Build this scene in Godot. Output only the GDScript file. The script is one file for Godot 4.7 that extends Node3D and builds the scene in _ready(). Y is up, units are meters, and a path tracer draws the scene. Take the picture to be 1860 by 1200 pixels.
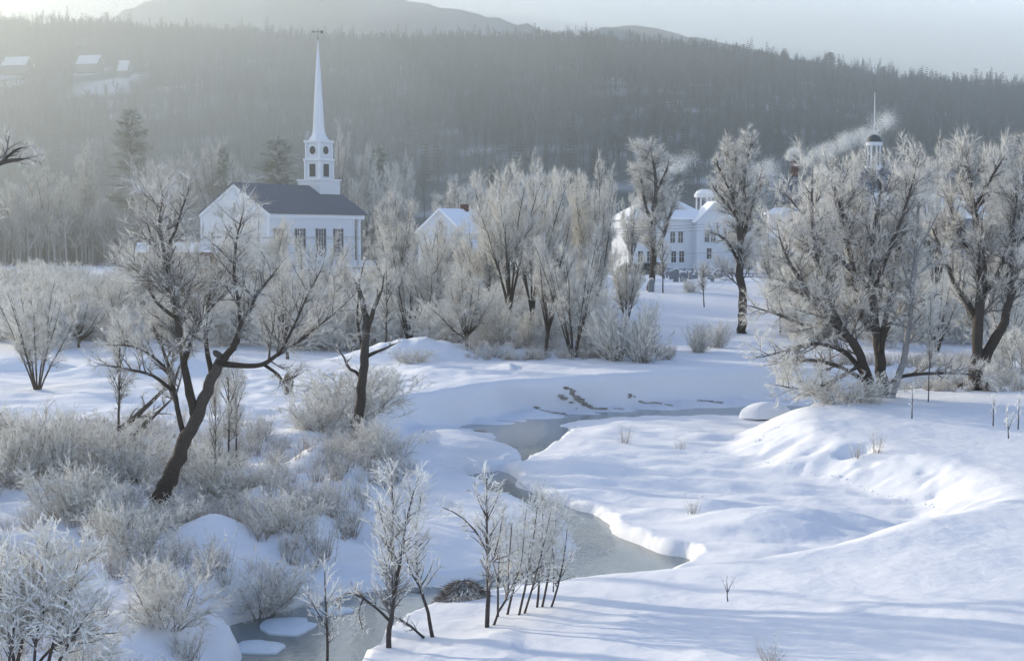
extends Node3D
# A frozen river bend below a white village church on a hazy, frosty morning.

var rng := RandomNumberGenerator.new()
var M := {}
var used := {}

class Geo:
	var v := PackedVector3Array()
	var n := PackedVector3Array()
	var c := PackedColorArray()
	var i := PackedInt32Array()
	var smooth := true

	func _init(with_normals := true) -> void:
		smooth = with_normals

	func tri(a: Vector3, b: Vector3, d: Vector3, col: Color) -> void:
		var k := v.size()
		v.append(a); v.append(b); v.append(d)
		c.append(col); c.append(col); c.append(col)
		if smooth:
			var q := (d - a).cross(b - a).normalized()
			n.append(q); n.append(q); n.append(q)
		i.append(k); i.append(k + 1); i.append(k + 2)

	func quad(a: Vector3, b: Vector3, d: Vector3, e: Vector3, col: Color) -> void:
		tri(a, b, d, col)
		tri(a, d, e, col)

	func box(lo: Vector3, hi: Vector3, col: Color) -> void:
		var p := []
		for k in 8:
			p.append(Vector3(hi.x if k & 1 else lo.x, hi.y if k & 2 else lo.y, hi.z if k & 4 else lo.z))
		quad(p[1], p[3], p[2], p[0], col)
		quad(p[4], p[6], p[7], p[5], col)
		quad(p[0], p[2], p[6], p[4], col)
		quad(p[5], p[7], p[3], p[1], col)
		quad(p[3], p[7], p[6], p[2], col)
		quad(p[5], p[1], p[0], p[4], col)

	# closed prism: outline in the xy plane (counter-clockwise seen from +z), from z0 to z1
	func prism(o: PackedVector2Array, z0: float, z1: float, col: Color) -> void:
		var t := Geometry2D.triangulate_polygon(o)
		for k in range(0, t.size(), 3):
			var a := o[t[k]]
			var b := o[t[k + 1]]
			var d := o[t[k + 2]]
			if (b - a).cross(d - a) < 0.0:
				var s := b
				b = d
				d = s
			tri(Vector3(a.x, a.y, z1), Vector3(d.x, d.y, z1), Vector3(b.x, b.y, z1), col)
			tri(Vector3(a.x, a.y, z0), Vector3(b.x, b.y, z0), Vector3(d.x, d.y, z0), col)
		for k in o.size():
			var a := o[k]
			var b := o[(k + 1) % o.size()]
			quad(Vector3(a.x, a.y, z1), Vector3(b.x, b.y, z1), Vector3(b.x, b.y, z0), Vector3(a.x, a.y, z0), col)

	# lathe about y: profile of (radius, height), flat faces
	func lathe(prof: PackedVector2Array, sides: int, turn: float, col: Color) -> void:
		for k in prof.size() - 1:
			for s in sides:
				var a := turn + TAU * s / sides
				var b := turn + TAU * (s + 1) / sides
				var da := Vector3(cos(a), 0, sin(a))
				var db := Vector3(cos(b), 0, sin(b))
				var up := Vector3.UP
				var p := da * prof[k].x + up * prof[k].y
				var q := db * prof[k].x + up * prof[k].y
				var r := db * prof[k + 1].x + up * prof[k + 1].y
				var t := da * prof[k + 1].x + up * prof[k + 1].y
				if prof[k].x > 0.0001:
					tri(p, q, r, col)
				if prof[k + 1].x > 0.0001:
					tri(p, r, t, col)

	func tube(pts: PackedVector3Array, rad: PackedFloat32Array, sides: int, col0: Color, col1: Color) -> void:
		var m := pts.size()
		var base := v.size()
		var u := Vector3.ZERO
		for k in m:
			var d := (pts[mini(k + 1, m - 1)] - pts[maxi(k - 1, 0)]).normalized()
			u = (u - d * u.dot(d)) if k else d.cross(Vector3(0.31, 0.12, 0.94))
			u = u.normalized()
			var w := d.cross(u)
			var col := col0.lerp(col1, float(k) / (m - 1))
			for s in sides:
				var a := TAU * s / sides
				var o := u * cos(a) + w * sin(a)
				v.append(pts[k] + o * rad[k])
				c.append(col)
				if smooth:
					n.append(o)
		for k in m - 1:
			for s in sides:
				var s2 := (s + 1) % sides
				var p := base + k * sides
				i.append(p + s); i.append(p + sides + s2); i.append(p + s2)
				i.append(p + s); i.append(p + sides + s); i.append(p + sides + s2)
		# close the tip
		var tip := v.size()
		v.append(pts[m - 1] + (pts[m - 1] - pts[m - 2]).normalized() * rad[m - 1])
		c.append(col1)
		if smooth:
			n.append((pts[m - 1] - pts[m - 2]).normalized())
		var last := base + (m - 1) * sides
		for s in sides:
			i.append(last + s); i.append(tip); i.append(last + (s + 1) % sides)

	func needle(p: Vector3, q: Vector3, r: float, col: Color) -> void:
		var d := q - p
		var a := Vector3(d.y, d.z, -d.x).cross(d).normalized() * r
		var b := d.cross(a).normalized() * r
		var k := v.size()
		v.append(p + a)
		v.append(p - a * 0.5 + b * 0.87)
		v.append(p - a * 0.5 - b * 0.87)
		v.append(q)
		c.append(col); c.append(col); c.append(col); c.append(col)
		i.append(k); i.append(k + 3); i.append(k + 1)
		i.append(k + 1); i.append(k + 3); i.append(k + 2)
		i.append(k + 2); i.append(k + 3); i.append(k)

	func commit() -> ArrayMesh:
		var a := []
		a.resize(Mesh.ARRAY_MAX)
		a[Mesh.ARRAY_VERTEX] = v
		if smooth:
			a[Mesh.ARRAY_NORMAL] = n
		a[Mesh.ARRAY_COLOR] = c
		a[Mesh.ARRAY_INDEX] = i
		var m := ArrayMesh.new()
		m.add_surface_from_arrays(Mesh.PRIMITIVE_TRIANGLES, a)
		return m


func numbered(called: String) -> String:
	var k: int = used.get(called, 0)
	used[called] = k + 1
	return called if k == 0 else "%s_%03d" % [called, k]


func tag(o: Node3D, label: String, category := "", group := "", kind := "") -> Node3D:
	if label: o.set_meta("label", label)
	if category: o.set_meta("category", category)
	if group: o.set_meta("group", group)
	if kind: o.set_meta("kind", kind)
	return o


func thing(called: String, label: String, category: String, where := Vector3.ZERO, turn := 0.0, group := "") -> Node3D:
	var o := Node3D.new()
	o.name = numbered(called)
	add_child(o)
	o.position = where
	o.rotation.y = turn
	tag(o, label, category, group)
	return o


func part(called: String, m: Mesh, mat: Material, parent: Node3D) -> MeshInstance3D:
	var o := MeshInstance3D.new()
	o.name = called if parent != self else numbered(called)
	o.mesh = m
	o.material_override = mat
	parent.add_child(o, true)
	return o


func mat(col: Color, rough := 0.9, vertex := false) -> StandardMaterial3D:
	var m := StandardMaterial3D.new()
	m.albedo_color = Color(1, 1, 1) if vertex else col.linear_to_srgb()
	m.roughness = rough
	m.metallic_specular = 0.3
	m.vertex_color_use_as_albedo = vertex
	return m


func noise_tex(freq: float, seed_: int, octaves := 4, normal := false, size := 512, lo := Color.BLACK, hi := Color.WHITE) -> NoiseTexture2D:
	var f := FastNoiseLite.new()
	f.seed = seed_
	f.frequency = freq
	f.fractal_octaves = octaves
	var t := NoiseTexture2D.new()
	t.width = size
	t.height = size
	t.seamless = true
	t.noise = f
	t.as_normal_map = normal
	t.bump_strength = 6.0
	if not normal:
		var g := Gradient.new()
		g.set_color(0, lo)
		g.set_color(1, hi)
		t.color_ramp = g
	return t

# ---------------------------------------------------------------- the lie of the land (x to the right, d ahead of the bridge)
const GX0 := -24.0
const GD0 := 4.0
const GS := 0.6
const GW := 126
const GH := 150
var sd_low := PackedFloat32Array()
var sd_riv := PackedFloat32Array()
var n_low := FastNoiseLite.new()
var n_mid := FastNoiseLite.new()
var n_fine := FastNoiseLite.new()
var n_wind := FastNoiseLite.new()


func signed_grid(poly: PackedVector2Array) -> PackedFloat32Array:
	var out := PackedFloat32Array()
	out.resize(GW * GH)
	var m := poly.size()
	for r in GH:
		for q in GW:
			var p := Vector2(GX0 + q * GS, GD0 + r * GS)
			var best := 1e9
			var inside := false
			var a := poly[m - 1]
			for k in m:
				var b := poly[k]
				var e := b - a
				var w := p - a
				var t := clampf(w.dot(e) / e.length_squared(), 0.0, 1.0)
				best = minf(best, (w - e * t).length_squared())
				if (a.y > p.y) != (b.y > p.y) and p.x < (b.x - a.x) * (p.y - a.y) / (b.y - a.y) + a.x:
					inside = not inside
				a = b
			out[r * GW + q] = -sqrt(best) if inside else sqrt(best)
	return out


func sample(g: PackedFloat32Array, x: float, d: float) -> float:
	var fx := clampf((x - GX0) / GS, 0.0, GW - 1.001)
	var fy := clampf((d - GD0) / GS, 0.0, GH - 1.001)
	var ix := int(fx)
	var iy := int(fy)
	fx -= ix
	fy -= iy
	var k := iy * GW + ix
	var edge := maxf(maxf(GX0 - x, x - GX0 - GS * (GW - 1)), maxf(GD0 - d, d - GD0 - GS * (GH - 1)))
	return lerpf(lerpf(g[k], g[k + 1], fx), lerpf(g[k + GW], g[k + GW + 1], fx), fy) + maxf(edge, 0.0)


func bump(x: float, d: float, cx: float, cd: float, rx: float, rd: float) -> float:
	var e := Vector2((x - cx) / rx, (d - cd) / rd).length_squared()
	return (1.0 - e) * (1.0 - e) if e < 1.0 else 0.0


func terrace(x: float, d: float) -> float:
	var near := lerpf(0.75, 1.85, smoothstep(-4.0, 13.0, x))
	near += 0.35 * smoothstep(34.0, 26.0, d)
	var left := 1.25 + 0.5 * smoothstep(-8.0, -16.0, x)
	var h := lerpf(left, near, smoothstep(-6.5, -4.5, x))
	h = lerpf(h, lerpf(1.62, 1.9, smoothstep(58.0, 68.0, d)), smoothstep(40.0, 52.0, d) * smoothstep(6.0, 10.0, x))
	h = lerpf(h, lerpf(1.6, 1.95, smoothstep(-12.0, -4.0, x)), smoothstep(58.0, 72.0, d))
	# knoll of the churchyard and the village street behind
	h += 2.0 * smoothstep(132.0, 178.0, d) * smoothstep(-25.0, 10.0, x)
	h += 1.4 * smoothstep(130.0, 260.0, d) * smoothstep(10.0, -30.0, x)
	h += 0.5 * bump(x, d, 12.0, 123.0, 10.0, 9.0)
	# shovelled banks
	h += 1.1 * bump(x, d, -22.5, 88.0, 7.5, 2.6) + 0.9 * bump(x, d, -31.0, 90.0, 5.0, 2.2)
	h += 1.3 * bump(x, d, -7.0, 96.0, 7.0, 3.6) + 0.9 * bump(x, d, -1.5, 99.0, 5.0, 3.0)
	return h


func ground(x: float, d: float) -> float:
	var low := sample(sd_low, x, d)
	var riv := sample(sd_riv, x, d)
	var t := terrace(x, d)
	var h := t
	var r := n_mid.get_noise_2d(x, d)
	if low < 0.0:
		var flat := 0.5 + 0.19 * n_wind.get_noise_2d(x * 0.45 - d * 0.3, d * 1.5 + x * 0.75) + 0.12 * n_low.get_noise_2d(x * 2.0, d * 2.0)
		flat += 0.5 * bump(x, d, 9.2, 46.5, 4.4, 3.0) + 0.12 * bump(x, d, 4.0, 70.0, 6.0, 6.0)
		flat -= 0.2 * smoothstep(2.6, 0.0, riv) + 0.3 * smoothstep(68.0, 76.0, d)
		flat = lerpf(flat, 0.36 + 0.1 * r, smoothstep(3.0, 0.5, x) * smoothstep(50.0, 48.0, d))
		flat += 0.32 * bump(x, d, -1.5, 47.5, 4.5, 4.5) + 0.45 * bump(x, d, -2.5, 66.0, 3.2, 5.0)
		var wide := 2.2
		if d > 68.0:
			wide = lerpf(2.2, 1.25, smoothstep(68.0, 74.0, d)) + 0.3 * r
		elif x > 7.0 and d > 46.0:
			wide = 4.2 + 1.0 * r
		elif d < 46.0 and x > -4.0:
			wide = 3.6
		elif x < -2.0:
			wide = 2.4 + 1.4 * r
		var k := smoothstep(-wide, 0.0, low)
		h = lerpf(flat, t, k)
		if x > 9.0 and d > 46.0 and d < 64.0:   # slumped, lumpy face of the scar
			h -= 0.22 * k * (1.0 - k) * 4.0 * maxf(0.0, n_mid.get_noise_2d(x * 1.9 + 40.0, d * 2.3) + 0.4 * n_mid.get_noise_2d(x * 6.0, d * 6.0)) + 0.5 * bump(x, d, 13.9, 57.2, 1.1, 0.9)
	elif x < 0.0 and d < 90.0:
		h += 0.26 * r * smoothstep(0.0, 3.0, low)
	h += 0.05 * n_mid.get_noise_2d(x * 1.7 + 9.0, d * 1.7) + 0.12 * n_low.get_noise_2d(x, d)
	if d > 70.0:   # broken crust on the shovelled banks
		h += 0.25 * n_mid.get_noise_2d(x * 3.0, d * 3.0) * (bump(x, d, -24.0, 88.5, 14.0, 4.0) + bump(x, d, -5.5, 97.0, 10.0, 4.5))
	# pillows of snow on the left bank
	h += 0.75 * bump(x, d, -7.3, 54.2, 1.5, 1.6) + 0.6 * bump(x, d, -8.2, 47.0, 1.3, 1.4) + 0.65 * bump(x, d, -8.6, 41.0, 1.6, 1.5) + 0.4 * bump(x, d, -11.5, 52.0, 2.5, 2.0)
	h += 0.55 * bump(x, d, 13.6, 72.0, 1.6, 1.6)
	if riv < 1.0:
		var ragged := riv + 0.42 * n_mid.get_noise_2d(x * 1.1, d * 1.1) + 0.03 * n_mid.get_noise_2d(x * 5.0, d * 5.0)
		h = lerpf(-0.6, h, smoothstep(-0.4, 0.22, ragged))
	return h


func on_ground(x: float, d: float, sink := 0.08) -> Vector3:
	return Vector3(x, (ground(x, d) if d < 440.0 else hill_height(x, d)) - sink, -d)


func lines(stops: Array) -> PackedFloat32Array:
	# stops: [[from, to, first step, last step], ...]
	var out := PackedFloat32Array()
	for s in stops:
		var p: float = s[0]
		while p < s[1] - 0.001:
			out.append(p)
			p += lerpf(s[2], s[3], (p - s[0]) / (s[1] - s[0]))
	out.append(stops[-1][1])
	return out


func sheet(xs: PackedFloat32Array, ds: PackedFloat32Array, height: Callable, tint: Callable) -> ArrayMesh:
	var g := Geo.new()
	var w := xs.size()
	for d in ds:
		for x in xs:
			var h: float = height.call(x, d)
			g.v.append(Vector3(x, h, -d))
			g.c.append(tint.call(x, d, h))
	for r in ds.size():
		for q in w:
			var a := g.v[r * w + maxi(q - 1, 0)]
			var b := g.v[r * w + mini(q + 1, w - 1)]
			var e := g.v[maxi(r - 1, 0) * w + q]
			var f := g.v[mini(r + 1, ds.size() - 1) * w + q]
			g.n.append((b - a).cross(f - e).normalized())
	for r in ds.size() - 1:
		for q in w - 1:
			var k := r * w + q
			g.i.append(k); g.i.append(k + w); g.i.append(k + w + 1)
			g.i.append(k); g.i.append(k + w + 1); g.i.append(k + 1)
	return g.commit()


func snow_tint(x: float, d: float, h: float) -> Color:
	var snow := Color(0.765, 0.78, 0.805)
	if d > 66.0 and d < 92.0 and x > -6.0 and x < 34.0:
		# bare earth where the cut bank has slid
		var low := sample(sd_low, x, d)
		var k := 0.0
		if x > 14.0 and d < 78.0 and low < -0.3 and h < 1.4 and h > 0.1:
			k = maxf(k, smoothstep(-0.15, 0.25, n_mid.get_noise_2d(x * 2.0, d * 2.0)) * 0.9)
		snow = snow.lerp(Color(0.44, 0.4, 0.35), k * 0.8)
	return snow


const SKYLINE := [0.13955, 0.13846, 0.13745, 0.13655, 0.13558, 0.13378, 0.13151, 0.12926, 0.12737, 0.12617, 0.12554, 0.12594, 0.12684, 0.12752, 0.12632, 0.12414, 0.12141, 0.11841, 0.11541, 0.11105, 0.10507, 0.10166, 0.09911, 0.09551, 0.09159, 0.08784, 0.08409]

func crest(b: float) -> float:
	var k := clampf((b + 0.36) / 0.03, 0.0, SKYLINE.size() - 1.001)
	var q := int(k)
	var e: float = lerpf(SKYLINE[q], SKYLINE[q + 1], k - q)
	return e * smoothstep(-1.25, -0.5, b) * lerpf(1.0, 0.55, smoothstep(0.4, 1.0, b))


func hill_height(x: float, d: float) -> float:
	var u := (d - 415.0) / 610.0
	var c := crest(x / maxf(d, 300.0)) * 1025.0
	var f := 0.0
	if u > 0.0:
		f = pow(smoothstep(-0.06, 1.02, u), 1.15) if u < 1.0 else lerpf(1.0, 0.62, smoothstep(1.0, 1.7, u))
	return -3.0 + 6.5 * smoothstep(-0.02, 0.05, u) + (c + 3.0) * f + 7.0 * f * n_low.get_noise_2d(x * 0.12, d * 0.12)


func hill_tint(x: float, d: float, _h: float) -> Color:
	var k := smoothstep(0.15, 0.6, n_low.get_noise_2d(x * 0.9, d * 0.5))
	for s in CLEARINGS:
		if absf(x - s[0]) < s[2] and absf(d - s[1]) < s[3]:
			k = 1.2
	return Color(0.09, 0.11, 0.11).lerp(Color(0.7, 0.72, 0.76), clampf(k * 0.75, 0.0, 0.9))

# ---------------------------------------------------------------- trees
# A branch: a bent, tapering shoot that carries shorter shoots, down to twigs set with frost needles.
func branch(wood: Geo, twig: Geo, p: Vector3, dir: Vector3, length: float, rad: float, level: int, P: Dictionary) -> void:
	var n := 4 if level >= 2 else (3 if level == 1 else 2)
	var pts := PackedVector3Array([p])
	var rr := PackedFloat32Array([rad])
	var d := dir
	var lift: float = P.lift
	var bend: float = P.bend
	for k in n:
		d = (d + Vector3(rng.randf_range(-bend, bend), rng.randf_range(-bend, bend) + lift, rng.randf_range(-bend, bend))).normalized()
		p += d * (length / n)
		pts.append(p)
		rr.append(rad * lerpf(1.0, 0.35, float(k + 1) / n))
	var frost: Color = P.frost
	var tone := rng.randf_range(0.72, 1.08)
	var fc := Color(frost.r * tone, frost.g * tone, frost.b * tone * rng.randf_range(0.96, 1.03))
	if rng.randf() < P.bare_twigs:
		fc = fc.lerp(Color(0.3, 0.25, 0.2), rng.randf_range(0.4, 0.9))
	var wood_r: float = P.wood_r
	if rad > wood_r:
		wood.tube(pts, rr, 5, P.bark.lerp(fc, 0.2), P.bark.lerp(fc, 0.65))
	else:
		twig.tube(pts, rr, 3, P.bark.lerp(fc, P.white), fc)
	if level == 0:
		var nn: int = P.needles
		var nl: float = P.needle
		var nr: float = P.needle_r
		var ns: float = P.needle_spread
		for k in nn:
			var t := (k + rng.randf()) / nn * n
			var q := mini(int(t), n - 1)
			var a := pts[q].lerp(pts[q + 1], t - q)
			var e := (d + Vector3(rng.randf_range(-ns, ns), rng.randf_range(-ns, ns) + lift, rng.randf_range(-ns, ns))).normalized()
			twig.needle(a, a + e * nl * rng.randf_range(0.5, 1.25), nr, fc)
		twig.needle(p, p + d * nl * 1.3, nr, fc)
		return
	var dens: float = P.dens[level]
	var ratio: float = P.ratio[level]
	var count := maxi(2, roundi(length * dens * rng.randf_range(0.8, 1.2)))
	for k in count:
		var t := lerpf(P.bare, 1.0, (k + rng.randf()) / count) * n
		var q := mini(int(t), n - 1)
		var a := pts[q].lerp(pts[q + 1], t - q)
		var along := (pts[q + 1] - pts[q]).normalized()
		var e := fan(along, rng.randf_range(P.angle * 0.6, P.angle * 1.35), rng.randf() * TAU)
		branch(wood, twig, a, e, length * ratio * rng.randf_range(0.6, 1.2) * (1.15 - 0.45 * t / n), maxf(rr[q] * 0.6, P.needle_r), level - 1, P)


func fan(along: Vector3, angle: float, around: float) -> Vector3:
	var u := along.cross(Vector3(0.23, 0.41, 0.88)).normalized()
	var w := along.cross(u)
	return along * cos(angle) + (u * cos(around) + w * sin(around)) * sin(angle)


func style(more: Dictionary) -> Dictionary:
	var P := {"lift": 0.08, "bend": 0.22, "frost": Color(0.88, 0.865, 0.825), "bark": Color(0.075, 0.062, 0.052), "white": 0.9, "wood_r": 0.014, "bare_twigs": 0.14, "needles": 5, "needle": 0.3, "needle_r": 0.011, "needle_spread": 0.75,
		"dens": [0.0, 9.0, 4.0, 2.0], "ratio": [0.0, 0.55, 0.55, 0.5], "bare": 0.12, "angle": 0.75, "first": 2, "limb_dens": 2.6, "limb_len": 0.42, "limb_from": 0.25}
	P.merge(more, true)
	return P


# Branches along a limb given as [Vector4(x, y, z, radius), ...]
func dress(wood: Geo, twig: Geo, limb: Array, P: Dictionary) -> void:
	var total := 0.0
	var pts := PackedVector3Array()
	for q in limb:
		pts.append(Vector3(q.x, q.y, q.z))
	for k in pts.size() - 1:
		total += pts[k].distance_to(pts[k + 1])
	var count := maxi(3, roundi(total * P.limb_dens))
	for k in count:
		var t: float = lerpf(P.limb_from, 1.0, (k + rng.randf()) / count)
		var s := t * total
		var q := 0
		while q < pts.size() - 2 and s > pts[q].distance_to(pts[q + 1]):
			s -= pts[q].distance_to(pts[q + 1])
			q += 1
		var e := pts[q + 1] - pts[q]
		var a := pts[q] + e.normalized() * minf(s, e.length())
		var r: float = lerpf(limb[q].w, limb[q + 1].w, clampf(s / e.length(), 0, 1))
		var dir := fan(e.normalized(), rng.randf_range(0.4, 1.15), rng.randf() * TAU)
		dir = (dir + Vector3.UP * P.lift * 2.0).normalized()
		var size: float = P.limb_len * pow(total, 0.6) * rng.randf_range(0.55, 1.2) * (1.2 - 0.5 * t)
		branch(wood, twig, a, dir, size, minf(r * 0.6, 0.06), P.first, P)
	branch(wood, twig, pts[-1], (pts[-1] - pts[-2]).normalized(), P.limb_len * pow(total, 0.6) * 0.5, limb[-1].w * 0.9, P.first, P)


func smooth_limb(limb: Array) -> Array:
	var out := []
	for k in limb.size() - 1:
		var a: Vector4 = limb[maxi(k - 1, 0)]
		var b: Vector4 = limb[k]
		var c: Vector4 = limb[k + 1]
		var d: Vector4 = limb[mini(k + 2, limb.size() - 1)]
		for j in 3:
			var t := j / 3.0
			out.append(0.5 * (2.0 * b + (c - a) * t + (2.0 * a - 5.0 * b + 4.0 * c - d) * t * t + (3.0 * b - a - 3.0 * c + d) * t * t * t))
	out.append(limb[-1])
	return out


func limb_tube(g: Geo, limb: Array, sides: int, col: Color) -> void:
	var pts := PackedVector3Array()
	var rr := PackedFloat32Array()
	for q in limb:
		var j: float = q.w * 0.25
		pts.append(Vector3(q.x + rng.randf_range(-j, j), q.y, q.z + rng.randf_range(-j, j)))
		rr.append(q.w * rng.randf_range(0.93, 1.07))
	rr[0] *= 1.1
	g.tube(pts, rr, sides, col, col.lerp(Color(0.3, 0.28, 0.26), 0.35))


# A tree drawn limb by limb: trunk, each limb and the frosted crown are parts
func limb_tree(o: Node3D, limbs: Array, P: Dictionary) -> void:
	var wood := Geo.new()
	var twig := Geo.new(false)
	var first := true
	for l in limbs:
		var s := smooth_limb(l)
		var g := Geo.new()
		limb_tube(g, s, 9 if first else 7, P.bark)
		part("trunk" if first else "limb", g.commit(), M.bark, o)
		if not first or P.get("dress_trunk", false):
			dress(wood, twig, s, P)
		first = false
	if wood.v.size():
		tag(part("bough", wood.commit(), M.bark, o), "", "", "", "stuff")
	part("crown", twig.commit(), M.frost, o)


# A free-grown tree about 10 m tall: how the stems rise sets the kind
func grown_tree(kind: String, P: Dictionary) -> Node3D:
	var o := Node3D.new()
	var limbs := []
	var H := 10.0
	match kind:
		"vase", "round", "slender":
			var fork: float = {"vase": 0.22, "round": 0.18, "slender": 0.35}[kind] * H
			var r0: float = {"vase": 0.2, "round": 0.2, "slender": 0.13}[kind]
			var lean := Vector2(rng.randf_range(-0.25, 0.25), rng.randf_range(-0.25, 0.25))
			var trunk := [Vector4(0, -0.2, 0, r0 * 1.25), Vector4(0.02, 0.4, 0, r0), Vector4(lean.x * 0.5, fork * 0.6, lean.y * 0.5, r0 * 0.88), Vector4(lean.x, fork, lean.y, r0 * 0.8)]
			if kind == "slender":
				trunk.append(Vector4(lean.x * 1.6, fork * 1.7, lean.y * 1.6, r0 * 0.55))
				trunk.append(Vector4(lean.x * 1.4, H * 0.86, lean.y * 1.4, r0 * 0.22))
			limbs.append(trunk)
			var count := {"vase": 8, "round": 11, "slender": 7}[kind] as int
			for k in count:
				var a := TAU * (k + rng.randf_range(-0.3, 0.3)) / count
				var up := rng.randf_range(0.72, 1.0) * H * 0.9
				var out := rng.randf_range(0.16, 0.3) * H
				var from: float = fork * rng.randf_range(0.75, 1.0)
				if kind == "round":
					var e := rng.randf_range(0.12, 1.0)
					up = lerpf(0.34, 0.88, e) * H
					out = lerpf(0.42, 0.14, e * e) * H
					from = fork * rng.randf_range(0.45, 1.0)
				elif kind == "slender":
					from = fork * rng.randf_range(0.9, 2.1)
					up = from + rng.randf_range(1.6, 3.0)
					out = rng.randf_range(0.1, 0.2) * H
				if k == 0 and kind != "slender":
					out *= 0.2
					up = H * 0.92
				var dx := cos(a)
				var dz := sin(a)
				var l := []
				for j in 5:
					var t := j / 4.0
					var w := pow(t, 0.8 if kind == "round" else 1.15)
					l.append(Vector4(lean.x + dx * out * w + rng.randf_range(-0.12, 0.12) * t, lerpf(from, up, t), lean.y + dz * out * w + rng.randf_range(-0.12, 0.12) * t, r0 * lerpf(0.5, 0.1, t)))
				limbs.append(l)
		"stems":
			var count := 11
			for k in count:
				var a := TAU * (k + rng.randf_range(-0.4, 0.4)) / count
				var out := rng.randf_range(0.12, 0.5) * H
				var up := H * rng.randf_range(0.62, 0.95)
				var l := []
				for j in 5:
					var t := j / 4.0
					l.append(Vector4(cos(a) * (0.15 + out * pow(t, 1.1)) + rng.randf_range(-0.15, 0.15) * t, up * t - 0.2, sin(a) * (0.15 + out * pow(t, 1.1)) + rng.randf_range(-0.15, 0.15) * t, lerpf(0.1, 0.022, t)))
				limbs.append(l)
	var trunk_g := Geo.new()
	var wood := Geo.new()
	var twig := Geo.new(false)
	for k in limbs.size():
		var s := smooth_limb(limbs[k])
		limb_tube(trunk_g if (k == 0 or kind == "stems") else wood, s, 7, P.bark)
		if k > 0 or kind != "vase" and kind != "round":
			dress(wood, twig, s, P)
	part("trunk", trunk_g.commit(), M.bark, o)
	tag(part("bough", wood.commit(), M.bark, o), "", "", "", "stuff")
	part("crown", twig.commit(), M.frost, o)
	return o


# A frosted bush about 2 m tall
func bush(P: Dictionary, stems: int, spread: float) -> Node3D:
	var o := Node3D.new()
	var wood := Geo.new()
	var twig := Geo.new(false)
	for k in stems:
		var a := rng.randf() * TAU
		var q := sqrt(rng.randf())
		var base := Vector3(cos(a), 0, sin(a)) * q * 0.35 * spread
		var dir := (Vector3(cos(a) * q * spread, 1.0, sin(a) * q * spread)).normalized()
		branch(wood, twig, base - Vector3(0, 0.15, 0), dir, rng.randf_range(0.7, 1.95), P.stem_r * rng.randf_range(0.7, 1.2), P.first, P)
	if wood.v.size():
		part("stem", wood.commit(), M.bark, o)
	part("twigs", twig.commit(), M.frost, o)
	return o


func conifer(rows: int, per: int, col: Color, frost: Color, broad := false) -> Array:
	var trunk := Geo.new()
	trunk.tube(PackedVector3Array([Vector3(0, -0.3, 0), Vector3(0, 5, 0), Vector3(0, 10, 0)]), PackedFloat32Array([0.2, 0.14, 0.03]), 5, Color(0.09, 0.07, 0.06), Color(0.12, 0.1, 0.08))
	var g := Geo.new(false)
	for r in rows:
		var y := lerpf(1.2, 9.9, float(r) / rows)
		var reach := lerpf(2.3, 0.15, pow((y - 1.2) / 8.7, 0.8)) * rng.randf_range(0.7, 1.1)
		if broad:
			reach = 2.5 * sqrt(sin(PI * lerpf(0.18, 0.985, (y - 1.2) / 8.7))) * rng.randf_range(0.55, 1.1)
		for k in per:
			var a := TAU * (k + rng.randf()) / per
			var p := Vector3(0, y, 0)
			var o := Vector3(cos(a), -0.12 + 0.25 * y / 10.0, sin(a)) * reach * rng.randf_range(0.7, 1.1)
			var tone := rng.randf_range(0.7, 1.2)
			var c := Color(col.r * tone, col.g * tone, col.b * tone).lerp(frost, rng.randf_range(0.0, 0.5))
			for j in 5:
				var s := p + o * rng.randf_range(0.2, 0.85)
				g.needle(s, s + o * 0.35 + Vector3(rng.randf_range(-0.4, 0.4), rng.randf_range(-0.25, 0.2), rng.randf_range(-0.4, 0.4)), 0.13, c)
			g.needle(p, p + o, 0.1, c)
	return [trunk.commit(), g.commit()]


# A hillside tree of few faces, 10 m tall, for the woods seen from half a kilometre and more
func far_tree(lean_up: float, needles: int, thick: float) -> ArrayMesh:
	var g := Geo.new(false)
	var bark := Color(0.75, 0.75, 0.75)
	g.tube(PackedVector3Array([Vector3(0, -0.6, 0), Vector3(rng.randf_range(-0.2, 0.2), 4, 0), Vector3(rng.randf_range(-0.4, 0.4), 8.6, 0)]), PackedFloat32Array([0.2, 0.14, 0.05]), 3, bark, bark)
	for k in 9:
		var y := rng.randf_range(2.6, 8.0)
		var a := rng.randf() * TAU
		var d := Vector3(cos(a), lean_up, sin(a)).normalized()
		var l := rng.randf_range(1.6, 3.2) * (1.2 - y / 14.0)
		var p := Vector3(0, y, 0)
		g.needle(p, p + d * l, 0.07, bark)
		for j in needles:
			var s := p + d * l * rng.randf_range(0.25, 1.0)
			var e := (d + Vector3(rng.randf_range(-0.8, 0.8), rng.randf_range(-0.3, 0.9), rng.randf_range(-0.8, 0.8))).normalized()
			g.needle(s, s + e * rng.randf_range(0.6, 1.5), thick, Color(1, 1, 1) * rng.randf_range(0.8, 1.2))
	return g.commit()

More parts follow.
